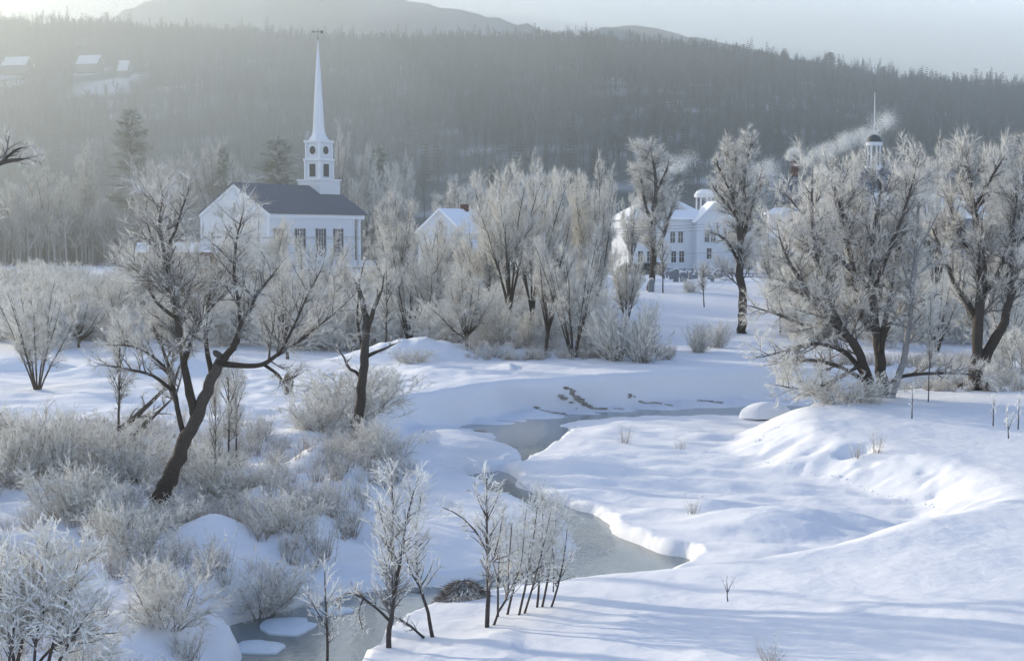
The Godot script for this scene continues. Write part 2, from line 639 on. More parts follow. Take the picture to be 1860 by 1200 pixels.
# ---------------------------------------------------------------- buildings
func window_part(o: Node3D, at: Vector3, turn: float, w: float, h: float, rows := 2, cols := 2, shutters := 0.0) -> void:
	# lies on a wall plane whose outward side is the window's own +z; the pane sits back in the frame
	var f := Geo.new()
	var t := 0.09
	f.box(Vector3(-w / 2 - t, -t, -0.05), Vector3(-w / 2, h + t, 0.07), Color.WHITE)
	f.box(Vector3(w / 2, -t, -0.05), Vector3(w / 2 + t, h + t, 0.07), Color.WHITE)
	f.box(Vector3(-w / 2, h, -0.05), Vector3(w / 2, h + t, 0.07), Color.WHITE)
	f.box(Vector3(-w / 2, -t * 1.4, -0.05), Vector3(w / 2, 0, 0.12), Color.WHITE)
	for k in range(1, rows):
		f.box(Vector3(-w / 2, h * k / rows - 0.025, 0.02), Vector3(w / 2, h * k / rows + 0.025, 0.05), Color.WHITE)
	for k in range(1, cols):
		f.box(Vector3(-w / 2 + w * k / cols - 0.02, 0, 0.022), Vector3(-w / 2 + w * k / cols + 0.02, h, 0.047), Color.WHITE)
	var win := part("window", f.commit(), M.white_paint, o)
	win.position = at
	win.rotation.y = turn
	var g := Geo.new()
	g.box(Vector3(-w / 2, 0, 0.004), Vector3(w / 2, h, 0.014), Color.WHITE)
	part("pane", g.commit(), M.pane, win)
	if shutters > 0.0:
		for s in [-1, 1]:
			var q := Geo.new()
			var x0: float = s * (w / 2 + t + 0.02)
			var x1: float = x0 + s * shutters
			q.box(Vector3(minf(x0, x1), -0.05, 0.0), Vector3(maxf(x0, x1), h + 0.05, 0.06), Color.WHITE)
			for k in 12:
				q.box(Vector3(minf(x0, x1) + 0.07, h * k / 12.0 + 0.05, 0.06), Vector3(maxf(x0, x1) - 0.07, h * k / 12.0 + 0.05 + h * 0.05, 0.085), Color.WHITE)
			part("shutter", q.commit(), M.shutter, win)


# gabled block: ridge along local z, from z0 to z1
func gable_wall(w: float, eave: float, ridge: float, z0: float, z1: float) -> Geo:
	var g := Geo.new()
	g.prism(PackedVector2Array([Vector2(-w / 2, -0.8), Vector2(w / 2, -0.8), Vector2(w / 2, eave), Vector2(0, ridge), Vector2(-w / 2, eave)]), z0, z1, Color.WHITE)
	return g


func gable_roof(o: Node3D, w: float, eave: float, ridge: float, z0: float, z1: float, thick: float, over: float, m: Material) -> void:
	for s in [-1.0, 1.0]:
		var g := Geo.new()
		var slope := (ridge - eave) / (w / 2)
		var xo: float = w / 2 + over
		var yo := eave - over * slope
		var pts := [Vector2(0, ridge + 0.03), Vector2(s * xo, yo + 0.03), Vector2(s * xo, yo + 0.03 + thick), Vector2(0, ridge + 0.03 + thick)]
		var q := PackedVector2Array(pts)
		if s > 0:
			g.prism(q, z0 - over, z1 + over, Color.WHITE)
		else:
			q.reverse()
			g.prism(q, z0 - over, z1 + over, Color.WHITE)
		part("roof", g.commit(), m, o)


func hip_roof(o: Node3D, w: float, l: float, eave: float, top: float, cut: float, m: Material, called := "roof") -> void:
	var g := Geo.new()
	var a := [Vector3(-w / 2, eave, l / 2), Vector3(w / 2, eave, l / 2), Vector3(w / 2, eave, -l / 2), Vector3(-w / 2, eave, -l / 2)]
	var b := [Vector3(-w / 2 + cut, top, l / 2 - cut), Vector3(w / 2 - cut, top, l / 2 - cut), Vector3(w / 2 - cut, top, -l / 2 + cut), Vector3(-w / 2 + cut, top, -l / 2 + cut)]
	for k in 4:
		var j := (k + 1) % 4
		g.quad(a[k], b[k], b[j], a[j], Color.WHITE)
	g.quad(b[0], b[3], b[2], b[1], Color.WHITE)
	g.box(Vector3(-w / 2 - 0.1, eave - 0.3, -l / 2 - 0.1), Vector3(w / 2 + 0.1, eave, l / 2 + 0.1), Color.WHITE)
	part(called, g.commit(), m, o)


func box_part(o: Node3D, called: String, lo: Vector3, hi: Vector3, m: Material) -> MeshInstance3D:
	var g := Geo.new()
	g.box(lo, hi, Color.WHITE)
	return part(called, g.commit(), m, o)


func clapboards(g: Geo, w: float, eave: float, step: float, z: float) -> void:
	var y := 0.3
	while y < eave - step:
		g.box(Vector3(-w / 2, y, z), Vector3(w / 2, y + step * 0.12, z + 0.02), Color.WHITE)
		y += step


func church() -> void:
	var o := thing("church", "white clapboard church with tall tapering steeple and dark slate roof", "church", Vector3(-49.0, 3.1, -309.0), deg_to_rad(-35))
	# local +z is the rear gable (towards the river), +x the long side that shows
	var w := 19.6
	var l := 14.6
	var eave := 12.0
	var ridge := 17.9
	part("wall", gable_wall(w, eave, ridge, -l + 3.6, l).commit(), M.clapboard, o)
	gable_roof(o, w, eave, ridge, -l, l, 0.25, 0.6, M.slate)
	# cornices and frieze
	box_part(o, "cornice", Vector3(w / 2 + 0.02, eave - 1.3, -l), Vector3(w / 2 + 0.3, eave - 0.45, l + 0.2), M.white_paint)
	box_part(o, "cornice", Vector3(-w / 2 - 0.3, eave - 1.3, -l), Vector3(-w / 2 - 0.02, eave - 0.45, l + 0.2), M.white_paint)
	for s in [-1.0, 1.0]:
		var g := Geo.new()
		var o2 := PackedVector2Array([Vector2(0, ridge - 0.7), Vector2(0, ridge), Vector2(s * (w / 2 + 0.5), eave - 0.32), Vector2(s * (w / 2 + 0.5), eave - 1.02)])
		if s > 0:
			o2.reverse()
		g.prism(o2, l + 0.01, l + 0.3, Color.WHITE)
		part("bargeboard", g.commit(), M.white_paint, o)
	for z in [l + 0.02, -l + 3.4]:
		for s in [-1.0, 1.0]:
			box_part(o, "corner_board", Vector3(s * w / 2 - 0.35, 0, z - 0.2), Vector3(s * w / 2 + 0.12, eave - 1.3, z + 0.16), M.white_paint)
	for z in [11.8, 5.6, -0.7, -6.2]:
		window_part(o, Vector3(w / 2 + 0.03, 2.7, z), PI / 2, 1.5, 5.9, 8, 3, 0.72)
	window_part(o, Vector3(0, 12.0, l + 0.03), 0, 0.75, 1.9, 3, 2)
	# portico at the street end
	box_part(o, "portico_ceiling", Vector3(-w / 2, eave - 1.2, -l + 0.05), Vector3(w / 2, eave - 0.5, -l + 3.55), M.white_paint)
	var ped := Geo.new()
	ped.prism(PackedVector2Array([Vector2(-w / 2, eave - 0.45), Vector2(w / 2, eave - 0.45), Vector2(0, ridge - 0.1)]), -l + 0.1, -l + 3.5, Color.WHITE)
	part("pediment", ped.commit(), M.clapboard, o)
	for k in 4:
		var g := Geo.new()
		g.lathe(PackedVector2Array([Vector2(0.7, -0.6), Vector2(0.7, 0.3), Vector2(0.52, 0.4), Vector2(0.42, eave - 1.8), Vector2(0.6, eave - 1.6), Vector2(0.6, eave - 1.2)]), 14, 0, Color.WHITE)
		var c := part("column", g.commit(), M.white_paint, o)
		c.position = Vector3(lerpf(-w / 2 + 0.7, w / 2 - 0.7, k / 3.0), 0, -l + 0.9)
	box_part(o, "portico_floor", Vector3(-w / 2 - 0.3, -0.9, -l - 1.4), Vector3(w / 2 + 0.3, 0.25, -l + 3.55), M.stone)
	# tower: square base, two stages, flared spire
	var tz := -l + 3.6
	var st := Node3D.new()
	st.name = "steeple"
	o.add_child(st)
	st.position = Vector3(0, 0, tz)
	box_part(st, "tower_base", Vector3(-3.25, 12.5, -3.25), Vector3(3.25, 19.2, 3.25), M.clapboard)
	box_part(st, "cornice", Vector3(-3.5, 19.2, -3.5), Vector3(3.5, 19.55, 3.5), M.white_paint)
	box_part(st, "belfry", Vector3(-2.1, 19.55, -2.1), Vector3(2.1, 23.6, 2.1), M.clapboard)
	box_part(st, "cornice", Vector3(-2.5, 23.6, -2.5), Vector3(2.5, 24.1, 2.5), M.white_paint)
	box_part(st, "clock_stage", Vector3(-1.95, 24.1, -1.95), Vector3(1.95, 27.6, 1.95), M.clapboard)
	box_part(st, "cornice", Vector3(-2.35, 27.6, -2.35), Vector3(2.35, 28.15, 2.35), M.white_paint)
	for s in [-1.0, 1.0]:
		for q in [-1.0, 1.0]:
			box_part(st, "corner_board", Vector3(s * 2.1 - 0.22, 19.56, q * 2.1 - 0.22), Vector3(s * 2.1 + 0.22, 23.6, q * 2.1 + 0.22), M.white_paint)
			box_part(st, "corner_board", Vector3(s * 1.95 - 0.2, 24.1, q * 1.95 - 0.2), Vector3(s * 1.95 + 0.2, 27.6, q * 1.95 + 0.2), M.white_paint)
	for k in 4:
		var turn := k * PI / 2
		var lou := Geo.new()
		lou.box(Vector3(-0.85, 20.1, 2.11), Vector3(0.85, 22.9, 2.14), Color.WHITE)
		for j in 9:
			lou.quad(Vector3(-0.85, 20.15 + j * 0.305, 2.22), Vector3(-0.85, 20.42 + j * 0.305, 2.15), Vector3(0.85, 20.42 + j * 0.305, 2.15), Vector3(0.85, 20.15 + j * 0.305, 2.22), Color.WHITE)
		var lp := part("louvre", lou.commit(), M.shutter, st)
		lp.rotation.y = turn
		var dial := Geo.new()
		dial.lathe(PackedVector2Array([Vector2(0.92, 0), Vector2(0.92, 0.08), Vector2(0.0, 0.08)]), 24, 0, Color.WHITE)
		var dp := part("clock_face", dial.commit(), M.shutter, st)
		dp.transform = Transform3D(Basis(Vector3.UP, turn) * Basis(Vector3.RIGHT, PI / 2), Basis(Vector3.UP, turn) * Vector3(0, 25.9, 1.96))
		var ring := Geo.new()
		ring.lathe(PackedVector2Array([Vector2(0.92, 0), Vector2(1.1, 0.0), Vector2(1.1, 0.12), Vector2(0.92, 0.12)]), 24, 0, Color.WHITE)
		var rp := part("clock_rim", ring.commit(), M.white_paint, st)
		rp.transform = dp.transform
	var sp := Geo.new()
	sp.lathe(PackedVector2Array([Vector2(2.45, 28.15), Vector2(2.2, 28.5), Vector2(1.75, 29.1), Vector2(1.45, 29.9), Vector2(1.3, 30.9), Vector2(1.02, 36.0), Vector2(0.68, 41.5), Vector2(0.34, 46.5), Vector2(0.08, 49.9), Vector2(0, 50.0)]), 8, PI / 8, Color.WHITE)
	part("spire", sp.commit(), M.white_paint, st)
	var vane := Geo.new()
	vane.tube(PackedVector3Array([Vector3(0, 49.8, 0), Vector3(0, 51, 0), Vector3(0, 52.4, 0)]), PackedFloat32Array([0.05, 0.04, 0.03]), 5, Color.WHITE, Color.WHITE)
	vane.box(Vector3(-1.0, 51.75, -0.03), Vector3(0.9, 51.87, 0.03), Color.WHITE)
	vane.prism(PackedVector2Array([Vector2(-1.35, 51.81), Vector2(-0.9, 51.55), Vector2(-0.9, 52.07)]), -0.03, 0.03, Color.WHITE)
	vane.prism(PackedVector2Array([Vector2(0.6, 51.6), Vector2(1.1, 51.5), Vector2(1.1, 52.15), Vector2(0.6, 52.0)]), -0.03, 0.03, Color.WHITE)
	vane.lathe(PackedVector2Array([Vector2(0, 50.3), Vector2(0.16, 50.45), Vector2(0, 50.62)]), 8, 0, Color.WHITE)
	var vp := part("weathervane", vane.commit(), M.iron, st)
	vp.rotation.y = deg_to_rad(40)


func house(called: String, label: String, where: Vector3, turn: float, w: float, l: float, eave: float, ridge: float, wall: Material, roof: Material, wins: Array, chimney := Vector3.ZERO, snow := true) -> Node3D:
	var o := thing(called, label, "house" if called.contains("house") else "building", where, turn)
	part("wall", gable_wall(w, eave, ridge, -l / 2, l / 2).commit(), wall, o)
	gable_roof(o, w, eave, ridge, -l / 2, l / 2, 0.3 if snow else 0.15, 0.4, roof)
	for a in wins:   # [face 0 front gable / 1 right / 2 left, along, sill, width, height]
		if a[0] == 0:
			window_part(o, Vector3(a[1], a[2], l / 2 + 0.03), 0, a[3], a[4])
		elif a[0] == 1:
			window_part(o, Vector3(w / 2 + 0.03, a[2], a[1]), PI / 2, a[3], a[4])
		else:
			window_part(o, Vector3(-w / 2 - 0.03, a[2], a[1]), -PI / 2, a[3], a[4])
	if chimney != Vector3.ZERO:
		box_part(o, "chimney", chimney + Vector3(-0.5, -2.5, -0.5), chimney + Vector3(0.5, 0, 0.5), M.brick)
		box_part(o, "chimney_cap", chimney + Vector3(-0.6, 0, -0.6), chimney + Vector3(0.6, 0.15, 0.6), M.stone)
	return o

# ---------------------------------------------------------------- the scene
func _ready() -> void:
	rng.seed = 20
	view_and_light()
	materials()
	land()
	church()
	village()
	churchyard()
	wires()
	protos()
	hero_trees()
	grown_trees()
	bushes()
	river_edge()
	foreground()
	woods()
	undergrowth()
	mist_and_smoke()


func view_and_light() -> void:
	var cam := Camera3D.new()
	cam.name = "camera"
	cam.position = Vector3(0, 10, 0)
	cam.rotation_degrees = Vector3(-3.741, 0, 0)
	cam.fov = 25.99
	cam.near = 0.5
	cam.far = 9000
	add_child(cam)
	cam.current = true
	var sun := DirectionalLight3D.new()
	sun.name = "sun"
	sun.light_energy = 1.6
	sun.light_angular_distance = 0.55
	sun.light_color = Color(1.0, 0.95, 0.855)
	sun.shadow_enabled = true
	sun.rotation_degrees = Vector3(-11.5, -129, 0)
	add_child(sun)
	var sky := ProceduralSkyMaterial.new()
	sky.sky_top_color = Color(0.25, 0.395, 0.61)
	sky.sky_horizon_color = Color(1.1, 1.16, 1.2)
	sky.sky_curve = 0.24
	sky.ground_bottom_color = Color(0.6, 0.65, 0.75)
	sky.ground_horizon_color = Color(0.8, 0.84, 0.9)
	sky.sun_angle_max = 65.0
	sky.sun_curve = 0.6
	var env := Environment.new()
	env.background_mode = Environment.BG_SKY
	env.sky = Sky.new()
	env.sky.sky_material = sky
	env.background_energy_multiplier = 1.0
	env.tonemap_mode = Environment.TONE_MAPPER_LINEAR
	env.tonemap_exposure = 1.64
	env.volumetric_fog_enabled = true
	env.volumetric_fog_density = 0.0005
	env.volumetric_fog_albedo = Color(0.94, 0.975, 0.985)
	env.volumetric_fog_anisotropy = 0.75
	env.ssao_enabled = true
	env.ssil_enabled = true
	env.sdfgi_enabled = true
	var w := WorldEnvironment.new()
	w.name = "world"
	w.environment = env
	add_child(w)


func materials() -> void:
	var snow := mat(Color.WHITE, 0.75, true)
	snow.normal_enabled = true
	snow.normal_texture = noise_tex(0.014, 5, 6, true)
	snow.normal_scale = 0.38
	snow.uv1_triplanar = true
	snow.uv1_world_triplanar = true
	snow.uv1_scale = Vector3(0.23, 0.23, 0.23)
	M.snow = snow
	M.hill = mat(Color.WHITE, 1.0, true)
	M.bark = mat(Color.WHITE, 0.95, true)
	M.bark.normal_enabled = true
	M.bark.normal_texture = noise_tex(0.05, 8, 4, true, 256)
	M.bark.normal_scale = 1.5
	M.bark.albedo_texture = noise_tex(0.045, 21, 4, false, 256, Color(0.65, 0.65, 0.66), Color(1, 1, 1))
	M.bark.uv1_triplanar = true
	M.bark.uv1_scale = Vector3(2.2, 0.5, 2.2)
	M.frost = mat(Color.WHITE, 0.85, true)
	M.frost.backlight_enabled = true
	M.frost.backlight = Color(0.68, 0.68, 0.66)
	M.smoke = mat(Color.WHITE, 1.0, true)
	M.smoke.backlight_enabled = true
	M.smoke.backlight = Color(0.9, 0.9, 0.88)
	M.wood_far = mat(Color.WHITE, 1.0, true)
	M.white_paint = mat(Color(0.7, 0.72, 0.75), 0.6)
	M.clapboard = mat(Color(0.62, 0.645, 0.68), 0.7)
	M.cream = mat(Color(0.62, 0.56, 0.42), 0.8)
	M.grey_wall = mat(Color(0.2, 0.2, 0.21), 0.8)
	M.slate = mat(Color(0.15, 0.175, 0.21), 0.75)
	M.slate.albedo_texture = noise_tex(0.03, 3, 4, false, 256, Color(0.7, 0.7, 0.72), Color(1, 1, 1))
	M.slate.uv1_triplanar = true
	M.slate.uv1_scale = Vector3(0.2, 0.2, 0.2)
	M.snow_roof = mat(Color(0.86, 0.875, 0.9), 0.8)
	M.brick = mat(Color(0.13, 0.06, 0.045), 0.9)
	M.brick.albedo_texture = noise_tex(0.08, 4, 3, false, 256, Color(0.65, 0.65, 0.65), Color(1, 1, 1))
	M.brick.uv1_triplanar = true
	M.stone = mat(Color(0.3, 0.3, 0.31), 0.9)
	M.grave = mat(Color(0.2, 0.215, 0.24), 0.8)
	M.iron = mat(Color(0.06, 0.06, 0.06), 0.5)
	M.copper = mat(Color(0.05, 0.06, 0.06), 0.5)
	M.shutter = mat(Color(0.06, 0.065, 0.065), 0.7)
	M.pane = mat(Color(0.03, 0.035, 0.045), 0.08)
	M.pane.metallic_specular = 0.6
	M.hedge = mat(Color.WHITE, 0.9, true)
	var water := mat(Color(0.21, 0.24, 0.23), 0.05)
	water.metallic_specular = 0.55
	water.normal_enabled = true
	water.normal_texture = noise_tex(0.025, 17, 3, true)
	water.normal_scale = 0.18
	water.uv1_triplanar = true
	water.uv1_world_triplanar = true
	water.uv1_scale = Vector3(0.35, 0.35, 0.35)
	M.water = water
	M.ice = mat(Color(0.66, 0.72, 0.76), 0.35)


func land() -> void:
	n_low.seed = 3
	n_low.frequency = 0.07
	n_low.fractal_octaves = 3
	n_mid.seed = 4
	n_mid.frequency = 0.22
	n_mid.fractal_octaves = 3
	n_wind.seed = 6
	n_wind.frequency = 0.33
	n_wind.fractal_octaves = 2
	sd_low = signed_grid(LOWLAND)
	sd_riv = signed_grid(RIVER)
	var xs := lines([[-2600, -300, 260, 60], [-300, -60, 40, 4], [-60, -16, 3, 0.45], [-16, 19, 0.2, 0.2], [19, 60, 0.4, 4], [60, 300, 5, 40], [300, 2600, 60, 260]])
	var ds := lines([[-60, 10, 12, 2], [10, 26, 1.6, 0.4], [26, 62, 0.18, 0.22], [62, 90, 0.22, 0.3], [90, 130, 0.5, 1.5], [130, 300, 2, 12], [300, 3000, 14, 240]])
	tag(part("ground", sheet(xs, ds, ground, snow_tint), M.snow, self), "snow-covered ground with the river meadow and terraces", "", "", "structure")
	var g := Geo.new()
	g.quad(Vector3(-14, 0, -4), Vector3(-14, 0, -92), Vector3(48, 0, -92), Vector3(48, 0, -4), Color.WHITE)
	tag(part("river", g.commit(), M.water, self), "cold grey-green river winding through the snow", "", "", "structure")
	var hx := lines([[-1500, -420, 60, 20], [-420, 460, 14, 14], [460, 1600, 20, 60]])
	var hd := lines([[400, 1040, 12, 12], [1040, 1700, 14, 80]])
	tag(part("hill", sheet(hx, hd, hill_height, hill_tint), M.hill, self), "wooded hill behind the village", "", "", "structure")
	mountain("mountain", MOUNT_A, 1330.0, 230.0, 11)
	mountain("mountain", MOUNT_B, 1250.0, 170.0, 12)


func mountain(called: String, line: Array, d0: float, deep: float, seed_: int) -> void:
	var f := FastNoiseLite.new()
	f.seed = seed_
	f.frequency = 0.006
	f.fractal_octaves = 5
	var g := FastNoiseLite.new()
	g.seed = seed_ + 50
	g.frequency = 0.012
	g.fractal_octaves = 4
	var x0: float = line[0].x
	var x1: float = line[-1].x
	var xs := lines([[x0, x1, 9, 9]])
	var ds := lines([[d0 - deep, d0 + deep, 14, 14]])
	var height := func(x: float, d: float) -> float:
		var k := 0
		while k < line.size() - 2 and line[k + 1].x < x:
			k += 1
		var t: float = smoothstep(0.0, 1.0, (x - line[k].x) / (line[k + 1].x - line[k].x))
		var top: float = lerpf(line[k].y, line[k + 1].y, lerpf(t, (x - line[k].x) / (line[k + 1].x - line[k].x), 0.6))
		var u := absf(d - d0) / deep
		return top * (1.0 - pow(u, 1.3)) + f.get_noise_2d(x, d) * 14.0 * smoothstep(0.0, 0.25, u) + g.get_noise_2d(x * 6.0, d * 6.0) * 3.0
	var tint := func(x: float, d: float, _h: float) -> Color:
		var k := smoothstep(-0.25, 0.45, g.get_noise_2d(x, d * 0.6))
		return Color(0.105, 0.12, 0.115).lerp(Color(0.7, 0.72, 0.76), k * 0.4)
	tag(part(called, sheet(xs, ds, height, tint), M.hill, self), "distant wooded mountain fading into the haze", "", "", "structure")


func village() -> void:
	# white gabled house below the grove
	house("gabled_house", "white gabled house with a dark roof edge behind the frosted grove", Vector3(-8.6, 3.4, -221), deg_to_rad(-24), 7.4, 11, 7.4, 10.6, M.clapboard, M.snow_roof,
		[[0, 0.2, 7.6, 0.8, 1.4], [0, 1.6, 3.0, 1.5, 1.9], [0, -1.7, 3.0, 1.0, 1.8], [1, 2.5, 4.2, 0.9, 1.6], [1, -1.5, 4.2, 0.9, 1.6]], Vector3(0.0, 11.6, -3))
	house("dark_house", "dark grey house with a steep roof left of the white gabled house", Vector3(-18.5, 3.2, -258), deg_to_rad(20), 8, 9, 5.2, 9.2, M.grey_wall, M.slate, [[0, -1.6, 2.2, 1.0, 1.6], [0, 1.6, 2.2, 1.0, 1.6], [0, 0, 5.6, 0.9, 1.4]], Vector3.ZERO, false)
	var b := house("brick_building", "red brick building with a snowy roof left of the church", Vector3(-63, 3.0, -272), deg_to_rad(-80), 10, 15, 4.2, 5.6, M.brick, M.snow_roof, [[1, -5, 1.4, 1.1, 1.8], [1, 0, 1.4, 1.1, 1.8], [1, 5, 1.4, 1.1, 1.8]])
	b.set_meta("category", "building")
	house("cream_house", "cream house showing behind the top of the leaning tree", Vector3(-84, 4.0, -352), deg_to_rad(30), 9, 10, 8.0, 12.0, M.cream, M.snow_roof, [[0, -2, 5, 1, 1.6], [0, 2, 5, 1, 1.6]])
	# white inn: hipped main block and a gabled wing
	var inn := thing("white_inn", "large white inn with a snowy hipped roof above the churchyard", "inn", Vector3(25.5, 3.7, -248), deg_to_rad(10))
	box_part(inn, "wall", Vector3(-7, -1, -6), Vector3(7, 9.2, 6), M.clapboard)
	hip_roof(inn, 15.2, 13.2, 9.5, 12.4, 4.6, M.snow_roof)
	for a in [[-5.2, 5.3], [-3.6, 5.3], [0.6, 5.3], [2.0, 5.3], [0.8, 2.0], [2.2, 2.0], [-5.0, 2.0], [-3.4, 2.0]]:
		window_part(inn, Vector3(a[0], a[1], 6.03), 0, 0.85, 1.9)
	part("gable_wing", wing_mesh(6.4, 9.0, 12.0, 4.0, 8.0, 7.4), M.clapboard, inn)
	var wing_roof := Node3D.new()
	wing_roof.name = "wing_roof"
	inn.add_child(wing_roof)
	wing_roof.position = Vector3(7.4, 0, 0)
	gable_roof(wing_roof, 6.4, 9.0, 12.0, 4.0, 8.0, 0.3, 0.4, M.snow_roof)
	for a in [[6.0, 5.4, 0.85, 1.9], [7.1, 5.4, 0.85, 1.9], [9.6, 5.5, 0.8, 1.9], [6.4, 2.6, 0.85, 1.8], [8.9, 1.1, 0.5, 0.5]]:
		window_part(inn, Vector3(a[0], a[1], 8.03), 0, a[2], a[3])
	box_part(inn, "porch_roof", Vector3(-2.6, 1.9, 6.02), Vector3(-0.2, 2.2, 7.4), M.snow_roof)
	for x in [-2.4, -0.4]:
		box_part(inn, "porch_post", Vector3(x - 0.08, -0.6, 7.1), Vector3(x + 0.08, 1.9, 7.26), M.white_paint)
	# lantern cupola on the hall behind the inn
	var hall := thing("lantern_hall", "white hall with a round lantern cupola behind the inn", "building", Vector3(38.0, 2.2, -284), deg_to_rad(12))
	box_part(hall, "wall", Vector3(-8, -1, -7), Vector3(8, 9.5, 7), M.clapboard)
	hip_roof(hall, 17, 15, 9.8, 12.6, 5.5, M.snow_roof)
	lantern(hall, Vector3(0, 12.6, 0), 1.75, 3.6, M.snow_roof, 0.9, 0.0)
	for x in [-5.0, -2.0, 2.0, 5.0]:
		window_part(hall, Vector3(x, 5.4, 7.03), 0, 1.0, 2.0)
	# dark mansard with the brick chimney
	var man := thing("mansard_house", "house with a dark mansard roof and a tall brick chimney", "house", Vector3(51.0, 3.9, -262), deg_to_rad(-8))
	box_part(man, "wall", Vector3(-4.2, -1, -4.2), Vector3(4.2, 10.4, 4.2), M.clapboard)
	hip_roof(man, 6.4, 6.4, 12.4, 17.0, 1.9, M.slate, "mansard_roof")
	box_part(man, "attic_wall", Vector3(-2.9, 10.4, -2.9), Vector3(2.9, 12.1, 2.9), M.grey_wall)
	hip_roof(man, 9.4, 9.4, 10.5, 11.4, 1.6, M.snow_roof, "porch_roof")
	box_part(man, "chimney", Vector3(-0.1, 16, -0.6), Vector3(1.2, 19.4, 0.7), M.brick)
	box_part(man, "chimney_cap", Vector3(-0.25, 19.4, -0.75), Vector3(1.35, 19.8, 0.85), M.brick)
	for x in [-2.4, 0.0, 2.4]:
		window_part(man, Vector3(x, 7.4, 4.23), 0, 0.9, 1.8)
	house("snowy_gable_house", "small white house with a snowy gable behind the great tree's limbs", Vector3(47.0, 3.6, -240), deg_to_rad(5), 8.5, 9, 5.4, 8.6, M.clapboard, M.snow_roof, [[0, -1.8, 2.2, 0.9, 1.6], [0, 1.8, 2.2, 0.9, 1.6]])
	# hall with the domed cupola and the flagpole
	var mem := thing("memorial_hall", "brick hall with white columned cupola, dark dome and flagpole", "building", Vector3(76.0, 4.0, -302), deg_to_rad(6))
	box_part(mem, "wall", Vector3(-9, -1, -8), Vector3(9, 13.2, 8), M.brick)
	box_part(mem, "cornice", Vector3(-9.4, 13.2, -8.4), Vector3(9.4, 14.2, 8.4), M.white_paint)
	hip_roof(mem, 18.4, 16.4, 14.5, 20.4, 7.0, M.slate)
	lantern(mem, Vector3(0, 20.4, 0), 1.5, 5.3, M.copper, 1.6, 8.6)
	for x in [-6.0, -2.0, 2.0, 6.0]:
		window_part(mem, Vector3(x, 7.0, 8.03), 0, 1.2, 2.6, 4, 2)
	house("long_roof_building", "long building under a broad snowy roof right of the domed cupola", Vector3(80.0, 4.0, -272), deg_to_rad(82), 13, 22, 9.6, 14.0, M.grey_wall, M.snow_roof, [[1, -7, 5, 1.1, 1.8], [1, 0, 5, 1.1, 1.8], [1, 7, 5, 1.1, 1.8]])
	house("terrace_house", "white house glimpsed low between the trunks at the right", Vector3(77.0, 3.0, -220), deg_to_rad(-30), 9, 10, 5.5, 8.5, M.clapboard, M.snow_roof, [[0, -2, 2, 1, 1.7], [0, 2, 2, 1, 1.7], [1, 0, 2, 1, 1.7]])
	for k in HILL_HOUSES.size():
		var h: Array = HILL_HOUSES[k]
		house("hill_house", ["hillside house with a broad snowy roof at the left edge, high in the haze", "hillside house with a snowy roof, middle one of the three in the haze", "smallest snowy-roofed house on the hillside, rightmost of the three"][k],
			Vector3(h[0], hill_height(h[0], h[1]) + 0.5, -h[1]), deg_to_rad(78), h[2] * 0.62, h[2], 4.2, 8.8, M.grey_wall, M.snow_roof, [[1, -h[2] * 0.25, 1.4, 1.4, 1.6], [1, h[2] * 0.2, 1.4, 1.4, 1.6]])
	# dark hedges below the inn
	for a in [[22.8, 1.5, "dark clipped hedge below the white inn, the rounder one"], [19.4, 1.2, "dark low hedge left of the rounder one below the inn"]]:
		var g := Geo.new(false)
		for k in 900:
			var e := Vector3(rng.randfn(), rng.randfn(), rng.randfn()).normalized() * pow(rng.randf(), 0.25)
			var p := Vector3(e.x * 2.0, maxf(e.y, -0.7) * a[1] * 0.7 + a[1] * 0.6, e.z * 1.1)
			var q := p + e * 0.3 + Vector3(rng.randf_range(-0.15, 0.15), 0.1, rng.randf_range(-0.15, 0.15))
			g.needle(p, q, 0.1, Color(0.035, 0.05, 0.035).lerp(Color(0.6, 0.62, 0.65), 0.85 if e.y > 0.8 and rng.randf() < 0.3 else rng.randf() * 0.12))
		var o := thing("hedge", a[2], "hedge", on_ground(a[0], 232.0, 0.0))
		part("foliage", g.commit(), M.hedge, o)


func wing_mesh(w: float, eave: float, ridge: float, z0: float, z1: float, x: float) -> ArrayMesh:
	var g := Geo.new()
	g.prism(PackedVector2Array([Vector2(x - w / 2, -0.9), Vector2(x + w / 2, -0.9), Vector2(x + w / 2, eave), Vector2(x, ridge), Vector2(x - w / 2, eave)]), z0, z1, Color.WHITE)
	return g.commit()


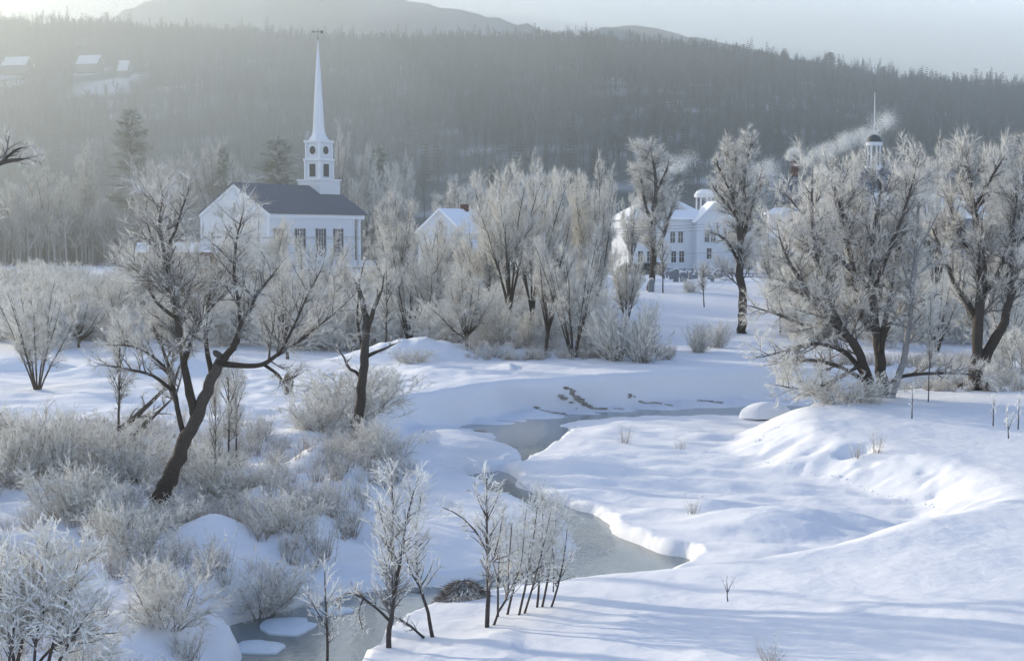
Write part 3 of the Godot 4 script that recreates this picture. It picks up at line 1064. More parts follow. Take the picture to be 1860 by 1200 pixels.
func lantern(o: Node3D, at: Vector3, r: float, h: float, dome: Material, dome_h: float, pole: float) -> void:
	var c := Node3D.new()
	c.name = "cupola"
	o.add_child(c)
	c.position = at
	var b := Geo.new()
	b.lathe(PackedVector2Array([Vector2(r * 1.25, -2.2), Vector2(r * 1.25, 0.5), Vector2(r * 1.1, 0.5), Vector2(0, 0.5)]), 8, PI / 8, Color.WHITE)
	part("base", b.commit(), M.white_paint, c)
	for k in 8:
		var a := TAU * k / 8.0
		var g := Geo.new()
		g.lathe(PackedVector2Array([Vector2(0.2, 0.5), Vector2(0.2, 0.7), Vector2(0.15, 0.8), Vector2(0.13, h - 0.8), Vector2(0.22, h - 0.6)]), 8, 0, Color.WHITE)
		part("column", g.commit(), M.white_paint, c).position = Vector3(cos(a) * r * 0.9, 0, sin(a) * r * 0.9)
	var e := Geo.new()
	e.lathe(PackedVector2Array([Vector2(0, h - 0.6), Vector2(r * 1.12, h - 0.6), Vector2(r * 1.15, h), Vector2(r * 1.0, h + 0.1), Vector2(0, h + 0.1)]), 16, 0, Color.WHITE)
	part("entablature", e.commit(), M.white_paint, c)
	var prof := PackedVector2Array()
	for k in 9:
		var a := PI / 2 * k / 8.0
		prof.append(Vector2(cos(a) * r * 1.02, h + 0.1 + sin(a) * dome_h))
	var d := Geo.new()
	d.lathe(prof, 16, 0, Color.WHITE)
	part("dome", d.commit(), dome, c)
	if pole > 0.0:
		var p := Geo.new()
		p.tube(PackedVector3Array([Vector3(0, h + dome_h, 0), Vector3(0, h + dome_h + pole * 0.5, 0), Vector3(0, h + dome_h + pole, 0)]), PackedFloat32Array([0.13, 0.1, 0.06]), 7, Color.WHITE, Color.WHITE)
		p.lathe(PackedVector2Array([Vector2(0, h + dome_h + pole - 0.1), Vector2(0.14, h + dome_h + pole + 0.05), Vector2(0, h + dome_h + pole + 0.2)]), 8, 0, Color.WHITE)
		part("flagpole", p.commit(), M.white_paint, c)


func churchyard() -> void:
	for k in STONES.size():
		var s: Array = STONES[k]
		var g := Geo.new()
		var o := PackedVector2Array([Vector2(-s[3] / 2, -0.5), Vector2(s[3] / 2, -0.5)])
		for j in 7:
			var a := PI * j / 6.0
			o.append(Vector2(cos(a) * s[3] / 2, s[2] - s[3] * 0.35 + sin(a) * s[3] * 0.35))
		g.prism(o, -0.09, 0.09, Color.WHITE)
		var cap := Geo.new()
		var co := PackedVector2Array()
		for j in 7:
			var a := PI * j / 6.0
			co.append(Vector2(cos(a) * s[3] / 2, s[2] - s[3] * 0.35 + sin(a) * s[3] * 0.35 + 0.01))
		for j in 7:
			var a := PI * (6 - j) / 6.0
			co.append(Vector2(cos(a) * s[3] * 0.46, s[2] - s[3] * 0.3 + sin(a) * s[3] * 0.4 + 0.06))
		co.reverse()
		cap.prism(co, -0.085, 0.085, Color.WHITE)
		var t := thing("headstone", s[4], "headstone", on_ground(s[0], s[1], 0.0), rng.randf_range(-0.25, 0.25), "headstones in the churchyard")
		t.rotation.z = rng.randf_range(-0.04, 0.04)
		part("slab", g.commit(), M.grave, t)
		part("snow_cap", cap.commit(), M.snow_roof, t)
	var f := thing("iron_fence", "thin dark iron fence along the back of the churchyard", "fence", Vector3.ZERO)
	var x0 := 18.0
	var n := 22
	for k in n + 1:
		var x := x0 + k * 1.25
		var p := on_ground(x, 222.0, 0.3)
		box_part(f, "post", p + Vector3(-0.06, 0, -0.06), p + Vector3(0.06, 1.5, 0.06), M.iron)
		if k < n:
			var q := on_ground(x + 1.25, 222.0, 0.3)
			for y in [0.6, 1.3]:
				var g := Geo.new()
				g.tube(PackedVector3Array([p + Vector3(0, y, 0), q + Vector3(0, y, 0)]), PackedFloat32Array([0.045, 0.045]), 4, Color.WHITE, Color.WHITE)
				part("rail", g.commit(), M.iron, f)


func wires() -> void:
	var a := Vector3(-36, 0, -172)
	var b := Vector3(60, 0, -108)
	for k in 2:
		var at := [a, b][k] as Vector3
		var h := [8.8, 13.0][k] as float
		var o := thing("utility_pole", ["wooden utility pole among the trees by the church", "wooden utility pole beyond the right edge of the view"][k], "utility pole", on_ground(at.x, -at.z, 0.3))
		var g := Geo.new()
		g.tube(PackedVector3Array([Vector3(0, -1, 0), Vector3(0, h * 0.5, 0), Vector3(0, h, 0)]), PackedFloat32Array([0.17, 0.14, 0.11]), 8, Color(0.16, 0.13, 0.1), Color(0.16, 0.13, 0.1))
		part("pole", g.commit(), M.bark, o)
		box_part(o, "crossarm", Vector3(-1.1, h - 0.6, -0.06), Vector3(1.1, h - 0.45, 0.06), M.grey_wall)
	for k in 4:
		var p := a + Vector3(-0.9 + 0.6 * k, ground(a.x, -a.z) + (8.1 if k < 3 else 6.6), 0)
		var q := b + Vector3(-0.9 + 0.6 * k, ground(b.x, -b.z) + (12.4 if k < 3 else 10.2), 0)
		var pts := PackedVector3Array()
		var rr := PackedFloat32Array()
		for j in 41:
			var t := j / 40.0
			pts.append(p.lerp(q, t) - Vector3(0, 4.0 * (1.4 + 0.25 * k) * t * (1.0 - t), 0))
			rr.append(0.022)
		var g := Geo.new()
		g.tube(pts, rr, 4, Color(0.5, 0.5, 0.5), Color(0.5, 0.5, 0.5))
		tag(part("overhead_wire", g.commit(), M.bark, self), ["frost-whitened overhead wire, lowest in front at the right", "second overhead wire crossing before the inn", "third overhead wire crossing before the inn", "lowest sagging overhead wire below the other three"][k], "wire", "overhead wires")


var proto := {}

func protos() -> void:
	var grey := {"frost": Color(0.88, 0.865, 0.825), "needles": 4, "needle": 0.32, "needle_r": 0.0088, "needle_spread": 0.8, "dens": [0.0, 9.0, 4.2, 2.0], "limb_dens": 2.4, "limb_len": 0.5}
	for k in 3:
		proto["vase%d" % k] = grown_tree("vase", style(grey.merged({"lift": 0.14, "angle": 0.6, "limb_from": 0.3}, true)))
	for k in 2:
		proto["round%d" % k] = grown_tree("round", style(grey.merged({"lift": 0.07, "limb_from": 0.2, "limb_len": 0.55, "limb_dens": 2.0}, true)))
	for k in 2:
		proto["stems%d" % k] = grown_tree("stems", style(grey.merged({"lift": 0.1, "limb_from": 0.25, "limb_len": 0.46, "limb_dens": 1.2}, true)))
	for k in 2:
		proto["slender%d" % k] = grown_tree("slender", style(grey.merged({"limb_dens": 2.2, "limb_len": 0.5, "limb_from": 0.3}, true)))
	var soft := {"frost": Color(0.92, 0.905, 0.865), "needles": 8, "needle": 0.12, "needle_r": 0.0065, "needle_spread": 0.8, "dens": [0.0, 9.0, 5.5, 3.0], "ratio": [0.0, 0.42, 0.46, 0.5], "wood_r": 0.009, "stem_r": 0.014, "bark": Color(0.17, 0.13, 0.1), "white": 0.75, "bare_twigs": 0.12, "lift": 0.03, "angle": 0.65, "bend": 0.3}
	for k in 3:
		proto["fluff%d" % k] = bush(style(soft), 34, 0.95)
	for k in 2:
		proto["willow%d" % k] = bush(style(soft.merged({"lift": 0.1, "dens": [0.0, 6.5, 6.0, 3.0], "angle": 0.5, "bark": Color(0.13, 0.1, 0.08)}, true)), 40, 0.7)
	var c := conifer(44, 9, Color(0.2, 0.21, 0.17), Color(0.85, 0.83, 0.77), true)
	var o := Node3D.new()
	part("trunk", c[0], M.bark, o)
	part("crown", c[1], M.wood_far, o)
	proto["pine"] = o


func plant(kind: String, called: String, label: String, category: String, at: Vector3, size: Vector3, turn: float, group := "") -> Node3D:
	var o: Node3D = proto[kind].duplicate()
	o.name = numbered(called)
	add_child(o)
	o.position = at
	o.rotation.y = turn
	o.scale = size
	return tag(o, label, category, group)


func hero_trees() -> void:
	for h in HEROES:
		rng.seed = hash(h.name)
		var o := thing("frosted_tree", h.label, "tree", Vector3(h.x, h.y, -h.d), 0.0)
		if h.name == "birch":
			o.name = numbered("birch_tree")
		limb_tree(o, h.limbs, style(h.style))


func grown_trees() -> void:
	rng.seed = 77
	for t in TREES:   # kind, x, d, top height, half width, label, name
		var at := on_ground(t[1], t[2], 0.1)
		var wide: float = {"v": 3.4, "r": 4.6, "s": 4.6}[t[0][0]]
		if t[0].begins_with("slender"):
			wide = 2.6
		var k: float = t[4] / wide
		var y: float = (t[3] - at.y) / (10.3 if t[0][0] != "s" else 10.0)
		plant(t[0], t[6], t[5], "tree", at, Vector3(k, y, k), rng.randf() * TAU, "frosted trees around the river and village")
	for t in CONIFERS:
		var at := on_ground(t[0], t[1], 0.1)
		var k: float = t[3] / 2.3
		plant("pine", t[5], t[4], "tree", at, Vector3(k, (t[2] - at.y) / 10.0, k), rng.randf() * TAU, "evergreens on the hill and its foot")


func bushes() -> void:
	rng.seed = 78
	for b in BUSHES:   # kind, x, d, height, half width, label
		plant(b[0], "frosted_bush", b[5], "bush", on_ground(b[1], b[2], 0.1), Vector3(b[4] / 1.25, b[3] / 1.9, b[4] / 1.25) if b[0][0] == "f" else Vector3(b[4] / 1.1, b[3] / 2.0, b[4] / 1.1), rng.randf() * TAU, "frosted bushes along the banks")


func river_edge() -> void:
	# snow-covered ice floes in the near pool
	rng.seed = 12
	for f in FLOES:
		var g := Geo.new()
		var top := PackedVector3Array()
		var n := 18
		for k in n:
			var a := TAU * k / n
			var q := rng.randf_range(0.85, 1.1)
			top.append(Vector3(cos(a) * f[2] * q, 0, sin(a) * f[3] * q))
		for k in n:
			var p := top[k]
			var q := top[(k + 1) % n]
			var up := Vector3(0, 0.05, 0)
			g.quad(p + Vector3(0, -0.1, 0), q + Vector3(0, -0.1, 0), q + up, p + up, Color.WHITE)
			g.quad(p + up, q + up, q * 0.6 + up * 2.0, p * 0.6 + up * 2.0, Color.WHITE)
			g.tri(p * 0.6 + up * 2.0, q * 0.6 + up * 2.0, up * 2.3, Color.WHITE)
		var o := part("ice_floe", g.commit(), M.ice, self)
		o.position = Vector3(f[0], 0.0, -f[1])
		o.rotation.y = f[4]
		tag(o, f[5], "ice floe", "ice floes in the near pool")
	# bare earth and roots showing where the cut bank has slid
	var cl := Geo.new()
	for c in CLODS:   # x, d, half length, count
		for k in c[3]:
			var t: float = rng.randfn() * 0.45
			var x: float = c[0] + t * c[2]
			var d: float = c[1]
			while sample(sd_low, x, d) > -0.3 - 0.8 * rng.randf():
				d -= 0.1
			var h := ground(x, d)
			var r := rng.randf_range(0.04, 0.14)
			var from := cl.v.size()
			cl.lathe(PackedVector2Array([Vector2(r * 0.7, -r * 0.6), Vector2(r * 1.3, 0), Vector2(r * rng.randf_range(0.5, 1.1), r * 0.5), Vector2(0, r * 0.6)]), 6, rng.randf() * TAU, Color(0.42, 0.37, 0.31).lerp(Color(0.62, 0.58, 0.53), rng.randf()))
			var sx := rng.randf_range(0.9, 2.2)
			for q in range(from, cl.v.size()):
				cl.v[q] = Vector3(cl.v[q].x * sx, cl.v[q].y, cl.v[q].z) + Vector3(x, h, -d)
	tag(part("bank_earth", cl.commit(), M.bark, self), "bare brown earth showing in the far cut bank", "earth", "", "stuff")
	# tracks: crumbs of snow kicked up along the line an animal took
	var tr := Geo.new()
	for path in TRACKS:
		for k in path.size() - 1:
			var a: Vector2 = path[k]
			var b: Vector2 = path[k + 1]
			var n := int(a.distance_to(b) / 0.22)
			for j in n:
				var p := a.lerp(b, float(j) / n) + Vector2(rng.randf_range(-0.05, 0.05), (0.07 if j % 2 else -0.07))
				var h := ground(p.x, p.y)
				var r := rng.randf_range(0.03, 0.05)
				var from := tr.v.size()
				tr.lathe(PackedVector2Array([Vector2(r * 1.3, 0), Vector2(r, r * 0.6), Vector2(0, r * 0.8)]), 5, rng.randf() * TAU, Color(0.86, 0.875, 0.9))
				for q in range(from, tr.v.size()):
					tr.v[q] += Vector3(p.x, h - 0.005, -p.y)
	tag(part("animal_tracks", tr.commit(), M.snow, self), "thin line of animal tracks across the snowy meadow", "tracks", "", "stuff")


func foreground() -> void:
	# slumped lump of bank under the great tree, bare below and deep in snow on top
	rng.seed = 30
	var lump := thing("bank_lump", "slumped brown lump of bank with a thick snow cap at the water", "bank", Vector3(13.9, 0.0, -77.2))
	for k in 2:
		var e := Geo.new()
		var rows := 9
		var cols := 22
		for r in rows:
			for q in cols:
				var a := TAU * q / cols
				var t := float(r) / (rows - 1)
				var wob := 1.0 + 0.22 * n_mid.get_noise_2d(cos(a) * 6.0 + 3.0, sin(a) * 6.0 + t * 3.0)
				var reach := cos(t * PI / 2) * wob * (1.0 if k == 0 else 0.98)
				var y := sin(t * PI / 2) * (1.0 if k == 0 else 0.85) + (-0.2 if k == 0 else 0.22)
				e.v.append(Vector3(cos(a) * reach * 1.5 + (0.25 if k == 0 else -0.1), y, sin(a) * reach * 0.9))
				e.n.append(Vector3(cos(a) * cos(t * PI / 2), 0.4 + sin(t * PI / 2), sin(a) * cos(t * PI / 2)).normalized())
				e.c.append(Color(0.2, 0.17, 0.13) * rng.randf_range(0.7, 1.3) if k == 0 else Color(0.765, 0.78, 0.805))
		for r in rows - 1:
			for q in cols:
				var p := r * cols + q
				var w := r * cols + (q + 1) % cols
				e.i.append(p); e.i.append(w); e.i.append(w + cols)
				e.i.append(p); e.i.append(w + cols); e.i.append(p + cols)
		part(["earth", "snow_cap"][k], e.commit(), [M.bark, M.snow][k], lump)
	# wrapped shrub on the far field
	rng.seed = 31
	var g := Geo.new()
	g.lathe(PackedVector2Array([Vector2(0.2, -0.2), Vector2(0.24, 0.3), Vector2(0.3, 0.7), Vector2(0.22, 1.05), Vector2(0.08, 1.2), Vector2(0, 1.22)]), 10, 0, Color(0.3, 0.25, 0.19))
	var o := thing("wrapped_shrub", "small shrub wrapped in brown burlap on the snow field", "shrub", on_ground(-12.1, 77.0, 0.0))
	part("burlap", g.commit(), M.bark, o)
	var tie := Geo.new()
	tie.lathe(PackedVector2Array([Vector2(0.3, 0.68), Vector2(0.315, 0.7), Vector2(0.3, 0.73)]), 10, 0, Color(0.1, 0.09, 0.08))
	part("cord", tie.commit(), M.bark, o)
	# matted brush at the water behind the saplings
	var m := Geo.new(false)
	for k in 1500:
		var a := rng.randf() * TAU
		var q := sqrt(rng.randf())
		var p := Vector3(cos(a) * q * 0.9, (1.0 - q * q) * 0.75, sin(a) * q * 0.7)
		var e := p + Vector3(cos(a) * 0.25, rng.randf_range(-0.3, 0.12), sin(a) * 0.25)
		m.needle(p, e, 0.012, Color(0.09, 0.07, 0.05).lerp(Color(0.62, 0.6, 0.57), rng.randf_range(0.5, 1.0) if rng.randf() < 0.3 else 0.1))
	var b := thing("brush_heap", "dark heap of matted brush at the water behind the saplings", "brush", on_ground(-1.25, 36.4, 0.15))
	part("stalks", m.commit(), M.wood_far, b)
	b.scale = Vector3(0.8, 0.8, 0.8)


func woods() -> void:
	rng.seed = 5
	var kinds := [far_tree(1.5, 5, 0.09), far_tree(1.0, 6, 0.1), far_tree(2.2, 5, 0.09), conifer(12, 5, Color(0.5, 0.6, 0.52), Color(0.8, 0.8, 0.8))[1]]
	var places := [[], [], [], []]
	var tints := [[], [], [], []]
	for k in 17000:
		var u := rng.randf()
		var d := lerpf(432.0, 1075.0, sqrt(u * 0.85 + 0.15 * rng.randf()))
		var x := rng.randf_range(-0.44, 0.46) * d
		if k < 1300:   # the belt of trees at the hill foot, left of the church
			d = rng.randf_range(335.0, 440.0)
			x = rng.randf_range(-0.44, -0.2) * d
		var skip := false
		for c in CLEARINGS:
			if absf(x - c[0]) < c[2] + 2.0 and d > c[1] - c[3] - 34.0 and d < c[1] + c[3]:
				skip = rng.randf() < 0.97
		if skip:
			continue
		var kind := rng.randi() % 3
		var ever := n_low.get_noise_2d(x * 0.35 + 200.0, d * 0.35)
		if k >= 1300 and rng.randf() < 0.05 + 0.4 * smoothstep(0.15, 0.5, ever) + 0.35 * smoothstep(0.2, 0.34, x / d) * smoothstep(850.0, 1000.0, d):
			kind = 3
		var h := rng.randf_range(0.8, 1.5) * (1.15 if kind == 3 else 1.0)
		var b := Basis(Vector3.UP, rng.randf() * TAU).scaled(Vector3(h, h * rng.randf_range(0.95, 1.3), h))
		places[kind].append(Transform3D(b, Vector3(x, (hill_height(x, d) if d > 432.0 else maxf(ground(x, d), hill_height(x, d))) - 0.4, -d)))
		var t := rng.randf_range(0.75, 1.2)
		if kind == 3:
			tints[kind].append(Color(0.1 * t, 0.1 * t, 0.08 * t))
		else:
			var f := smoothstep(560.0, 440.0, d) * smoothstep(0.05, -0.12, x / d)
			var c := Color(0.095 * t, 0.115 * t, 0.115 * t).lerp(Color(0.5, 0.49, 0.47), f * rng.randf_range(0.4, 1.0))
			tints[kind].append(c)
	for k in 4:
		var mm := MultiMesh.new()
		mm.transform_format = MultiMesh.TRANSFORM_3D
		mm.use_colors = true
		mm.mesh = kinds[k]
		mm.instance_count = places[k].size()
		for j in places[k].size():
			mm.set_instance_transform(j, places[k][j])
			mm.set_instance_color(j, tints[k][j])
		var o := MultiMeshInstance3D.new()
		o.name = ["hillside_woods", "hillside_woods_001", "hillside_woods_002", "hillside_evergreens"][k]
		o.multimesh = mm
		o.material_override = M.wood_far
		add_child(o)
		tag(o, ["bare grey woods covering the hill behind the village", "bare broad-crowned trees of the hillside woods", "bare narrow trees of the hillside woods", "dark evergreens scattered through the hillside woods"][k], "woods", "", "stuff")


func undergrowth() -> void:
	rng.seed = 9
	var tufts := []
	for k in 3:
		var g := Geo.new(false)
		for j in 26:
			var a := rng.randf() * TAU
			var q := rng.randf() * 0.22
			var p := Vector3(cos(a) * q, -0.05, sin(a) * q)
			var top := p + Vector3(cos(a) * rng.randf_range(0.05, 0.4), rng.randf_range(0.35, 0.9), sin(a) * rng.randf_range(0.05, 0.4))
			var c := Color(1, 1, 1) * rng.randf_range(0.7, 1.1)
			g.needle(p, top, 0.008, c * Color(0.55, 0.5, 0.45))
			for s in 5:
				var m := p.lerp(top, rng.randf_range(0.35, 1.0))
				g.needle(m, m + Vector3(rng.randf_range(-0.14, 0.14), rng.randf_range(0.0, 0.16), rng.randf_range(-0.14, 0.14)), 0.009, c)
		tufts.append(g.commit())
	var places := [[], [], []]
	var tints := [[], [], []]
	var tries := 0
	while tries < 16000:
		tries += 1
		var x := rng.randf_range(-30.0, 30.0)
		var d := rng.randf_range(27.0, 108.0)
		if absf(x) > 0.42 * d:
			continue
		var low := sample(sd_low, x, d)
		var dens := 0.0
		var r := n_mid.get_noise_2d(x * 0.8 + 50.0, d * 0.8)
		if x < -4.0 and d < 64.0 and low > -1.6:
			dens = clampf(0.45 + 1.2 * r, 0.0, 1.0) * smoothstep(68.0, 58.0, d)
		if (low < -1.0 and x > 2.0 and d > 40.0 and d < 78.0 and sample(sd_riv, x, d) > 0.4) or (d < 45.0 and x > 2.0):
			dens = 0.004
		if d > 93.0 and d < 104.0 and x > -3.0 and x < 11.0:
			dens = 0.5
		if d > 74.0 and d < 92.0 and x > 19.0 and low > 0.5:
			dens = 0.7
		if rng.randf() > dens:
			continue
		var k := rng.randi() % 3
		var s := rng.randf_range(0.6, 1.35)
		places[k].append(Transform3D(Basis(Vector3.UP, rng.randf() * TAU).scaled(Vector3(s, s * rng.randf_range(0.7, 1.2), s)), on_ground(x, d, 0.03)))
		tints[k].append(Color(0.9, 0.89, 0.86).lerp(Color(0.4, 0.34, 0.27), rng.randf() * 0.4))
	thicket()
	for k in 3:
		var mm := MultiMesh.new()
		mm.transform_format = MultiMesh.TRANSFORM_3D
		mm.use_colors = true
		mm.mesh = tufts[k]
		mm.instance_count = places[k].size()
		for j in places[k].size():
			mm.set_instance_transform(j, places[k][j])
			mm.set_instance_color(j, tints[k][j])
		var o := MultiMeshInstance3D.new()
		o.name = ["frosted_weeds", "frosted_weeds_001", "frosted_weeds_002"][k]
		o.multimesh = mm
		o.material_override = M.frost
		add_child(o)
		tag(o, ["frosted weeds and grass stalks along the banks", "bent frosted stalks among the bank weeds", "short frosted tufts among the bank weeds"][k], "weeds", "", "stuff")


# brush behind the river trees, too tangled to tell one bush from the next
func thicket() -> void:
	for k in 2:
		var src: Node3D = proto[["willow0", "willow1"][k]]
		var mm := MultiMesh.new()
		mm.transform_format = MultiMesh.TRANSFORM_3D
		mm.mesh = (src.get_node("twigs") as MeshInstance3D).mesh
		var places := []
		while places.size() < 150:
			var d := rng.randf_range(104.0, 200.0)
			var x := rng.randf_range(-0.37, 0.4) * d
			if x > 0.055 * d and x < 0.19 * d or (d < 112.0 and x > 0.06 * d and x < 0.2 * d):
				continue
			var s := rng.randf_range(1.2, 2.3)
			places.append(Transform3D(Basis(Vector3.UP, rng.randf() * TAU).scaled(Vector3(s * 1.5, s, s * 1.5)), on_ground(x, d, 0.1)))
		mm.instance_count = places.size()
		for j in places.size():
			mm.set_instance_transform(j, places[j])
		var o := MultiMeshInstance3D.new()
		o.name = ["thicket", "thicket_001"][k]
		o.multimesh = mm
		o.material_override = M.frost
		add_child(o)
		tag(o, ["frosted thicket behind the riverside trees", "frosted brush filling the gaps between the village trees"][k], "thicket", "", "stuff")


func mist_and_smoke() -> void:
	rng.seed = 44
	for s in SMOKES:   # label, [points], first width, last width, flecks per metre of the plume at its root
		var o := thing("chimney_smoke", s[0], "smoke", s[1][0], 0.0, "smoke rising over the village")
		o.set_meta("kind", "stuff")
		var pts: Array = s[1]
		var g := Geo.new(false)
		var billows := []
		for k in s[5]:
			var t: float = (k + rng.randf() * 0.7) / s[5]
			var q := t * (pts.size() - 1)
			var j := mini(int(q), pts.size() - 2)
			var w: float = lerpf(s[2], s[3], t) * rng.randf_range(0.55, 1.2)
			var p: Vector3 = pts[j].lerp(pts[j + 1], q - j) - pts[0] + Vector3(rng.randfn(), rng.randfn(), rng.randfn()) * w * 0.22
			billows.append([p, w, t])
		for k in s[4]:
			var b: Array = billows[int(pow(rng.randf(), 1.25) * billows.size())]
			var e: Vector3 = Vector3(rng.randfn() * 1.2, rng.randfn(), rng.randfn()) * b[1] * 0.26
			var p: Vector3 = b[0] + e
			var d := Vector3(rng.randfn(), rng.randfn(), rng.randfn()).normalized()
			g.needle(p - d * 0.05, p + d * 0.06, 0.045, Color(0.92, 0.92, 0.91))
		part("flecks", g.commit(), M.smoke, o)
	# banks of haze lying between the village and the hill, thickest on the left
	for b in [["valley_haze", "haze lying along the wooded hill behind the village", Vector3(60, 15, -740), Vector3(1700, 230, 760), 0.0004],
			["mist_bank", "broad sunlit mist lying on the left of the hillside", Vector3(-330, 50, -640), Vector3(620, 210, 500), 0.0008],
			["mist_bank_001", "thinner mist trailing right from the hillside towards the steeple", Vector3(-150, 60, -560), Vector3(380, 130, 300), 0.0006],
			["mist_bank_002", "low mist at the hill foot behind the church", Vector3(-140, 25, -430), Vector3(300, 60, 160), 0.001],
			["mountain_haze", "pale haze between the hill and the mountain", Vector3(-60, 110, -1150), Vector3(1500, 240, 150), 0.0075]]:
		var h := FogVolume.new()
		h.name = b[0]
		h.shape = RenderingServer.FOG_VOLUME_SHAPE_ELLIPSOID
		h.size = b[3]
		h.position = b[2]
		var hm := FogMaterial.new()
		hm.density = b[4]
		hm.albedo = Color(0.93, 0.975, 0.985)
		h.material = hm
		add_child(h)
		tag(h, b[1], "haze", "", "stuff")
	var o := thing("river_mist", "thin steam drifting low over the open river", "mist", Vector3.ZERO)
	o.set_meta("kind", "stuff")
	var vapour := []
	for k in 3:
		var fm := FogMaterial.new()
		fm.density = [0.045, 0.07, 0.1][k]
		fm.albedo = Color(0.99, 0.99, 0.99)
		vapour.append(fm)
	for m in MISTS:   # x, d, width, depth, height, rise, thickness 0 to 2
		var f := FogVolume.new()
		f.name = "wisp"
		f.shape = RenderingServer.FOG_VOLUME_SHAPE_ELLIPSOID
		f.size = Vector3(m[2], m[4], m[3])
		f.position = Vector3(m[0], m[5], -m[1])
		f.rotation = Vector3(rng.randf_range(-0.2, 0.2), rng.randf_range(-0.6, 0.6), rng.randf_range(-0.35, 0.35))
		f.material = vapour[m[6]]
		o.add_child(f, true)

# ---------------------------------------------------------------- where things stand (metres)
var LOWLAND := PackedVector2Array([Vector2(-10.50, 6.00), Vector2(-10.86, 9.77), Vector2(-10.24, 15.09), Vector2(-9.60, 20.00), Vector2(-9.24, 23.93), Vector2(-8.86, 27.44), Vector2(-8.59, 30.26), Vector2(-8.49, 32.12), Vector2(-8.50, 33.30), Vector2(-8.45, 34.35), Vector2(-8.29, 35.42), Vector2(-8.09, 36.37), Vector2(-7.86, 37.31), Vector2(-7.59, 38.25), Vector2(-7.29, 39.19), Vector2(-7.06, 40.28), Vector2(-6.92, 41.60), Vector2(-6.84, 43.08), Vector2(-6.76, 44.60), Vector2(-6.71, 46.24), Vector2(-6.66, 47.92), Vector2(-6.52, 49.41), Vector2(-6.21, 50.49), Vector2(-5.80, 51.37), Vector2(-5.50, 52.47), Vector2(-5.32, 53.90), Vector2(-5.25, 55.55), Vector2(-5.35, 57.52), Vector2(-5.78, 60.03), Vector2(-6.39, 62.88), Vector2(-6.84, 65.48), Vector2(-7.06, 67.65), Vector2(-7.12, 69.59), Vector2(-6.89, 71.31), Vector2(-6.28, 72.75), Vector2(-5.37, 73.98), Vector2(-4.36, 75.28), Vector2(-3.27, 76.87), Vector2(-2.08, 78.53), Vector2(-0.93, 79.89), Vector2(0.14, 80.71), Vector2(1.17, 81.24), Vector2(2.21, 81.77), Vector2(3.26, 82.41), Vector2(4.34, 83.07), Vector2(5.50, 83.73), Vector2(6.80, 84.44), Vector2(8.20, 85.15), Vector2(9.61, 85.80), Vector2(10.95, 86.36), Vector2(12.31, 86.85), Vector2(13.81, 87.23), Vector2(15.27, 87.43), Vector2(16.87, 87.51), Vector2(19.28, 87.60), Vector2(22.93, 87.82), Vector2(27.40, 88.04), Vector2(32.00, 88.00), Vector2(37.09, 87.70), Vector2(42.32, 87.13), Vector2(46.00, 86.00), Vector2(47.41, 83.89), Vector2(47.26, 81.22), Vector2(46.00, 79.00), Vector2(43.53, 77.57), Vector2(39.94, 76.58), Vector2(36.00, 76.00), Vector2(31.51, 76.12), Vector2(26.66, 76.64), Vector2(22.81, 76.66), Vector2(20.67, 75.65), Vector2(19.52, 74.13), Vector2(18.57, 72.79), Vector2(17.58, 71.91), Vector2(16.78, 71.20), Vector2(16.09, 70.51), Vector2(15.51, 69.94), Vector2(15.04, 69.39), Vector2(14.61, 68.42), Vector2(14.16, 66.69), Vector2(13.75, 64.55), Vector2(13.51, 62.64), Vector2(13.51, 61.18), Vector2(13.67, 59.94), Vector2(13.92, 58.94), Vector2(14.26, 58.27), Vector2(14.69, 57.84), Vector2(15.10, 57.33), Vector2(15.49, 56.63), Vector2(15.86, 55.86), Vector2(16.22, 55.08), Vector2(16.58, 54.33), Vector2(16.92, 53.58), Vector2(17.17, 52.73), Vector2(17.30, 51.74), Vector2(17.33, 50.66), Vector2(17.28, 49.49), Vector2(17.16, 48.17), Vector2(16.95, 46.78), Vector2(16.58, 45.51), Vector2(15.99, 44.48), Vector2(15.25, 43.58), Vector2(14.44, 42.72), Vector2(13.57, 41.85), Vector2(12.64, 41.02), Vector2(11.74, 40.25), Vector2(10.94, 39.52), Vector2(10.17, 38.84), Vector2(9.38, 38.27), Vector2(8.53, 37.83), Vector2(7.65, 37.49), Vector2(6.82, 37.25), Vector2(6.10, 37.18), Vector2(5.42, 37.22), Vector2(4.64, 37.19), Vector2(3.62, 37.04), Vector2(2.49, 36.82), Vector2(1.57, 36.60), Vector2(1.01, 36.35), Vector2(0.64, 36.10), Vector2(0.28, 35.85), Vector2(-0.15, 35.63), Vector2(-0.56, 35.43), Vector2(-0.96, 35.17), Vector2(-1.33, 34.85), Vector2(-1.67, 34.49), Vector2(-1.99, 34.01), Vector2(-2.30, 33.31), Vector2(-2.59, 32.50), Vector2(-2.87, 31.86), Vector2(-3.15, 31.86), Vector2(-3.40, 32.04), Vector2(-3.55, 31.26), Vector2(-3.52, 29.07), Vector2(-3.38, 25.91), Vector2(-3.20, 22.00), Vector2(-2.67, 16.57), Vector2(-2.10, 10.40), Vector2(-2.50, 6.00), Vector2(-4.85, 4.30), Vector2(-8.17, 4.37)])
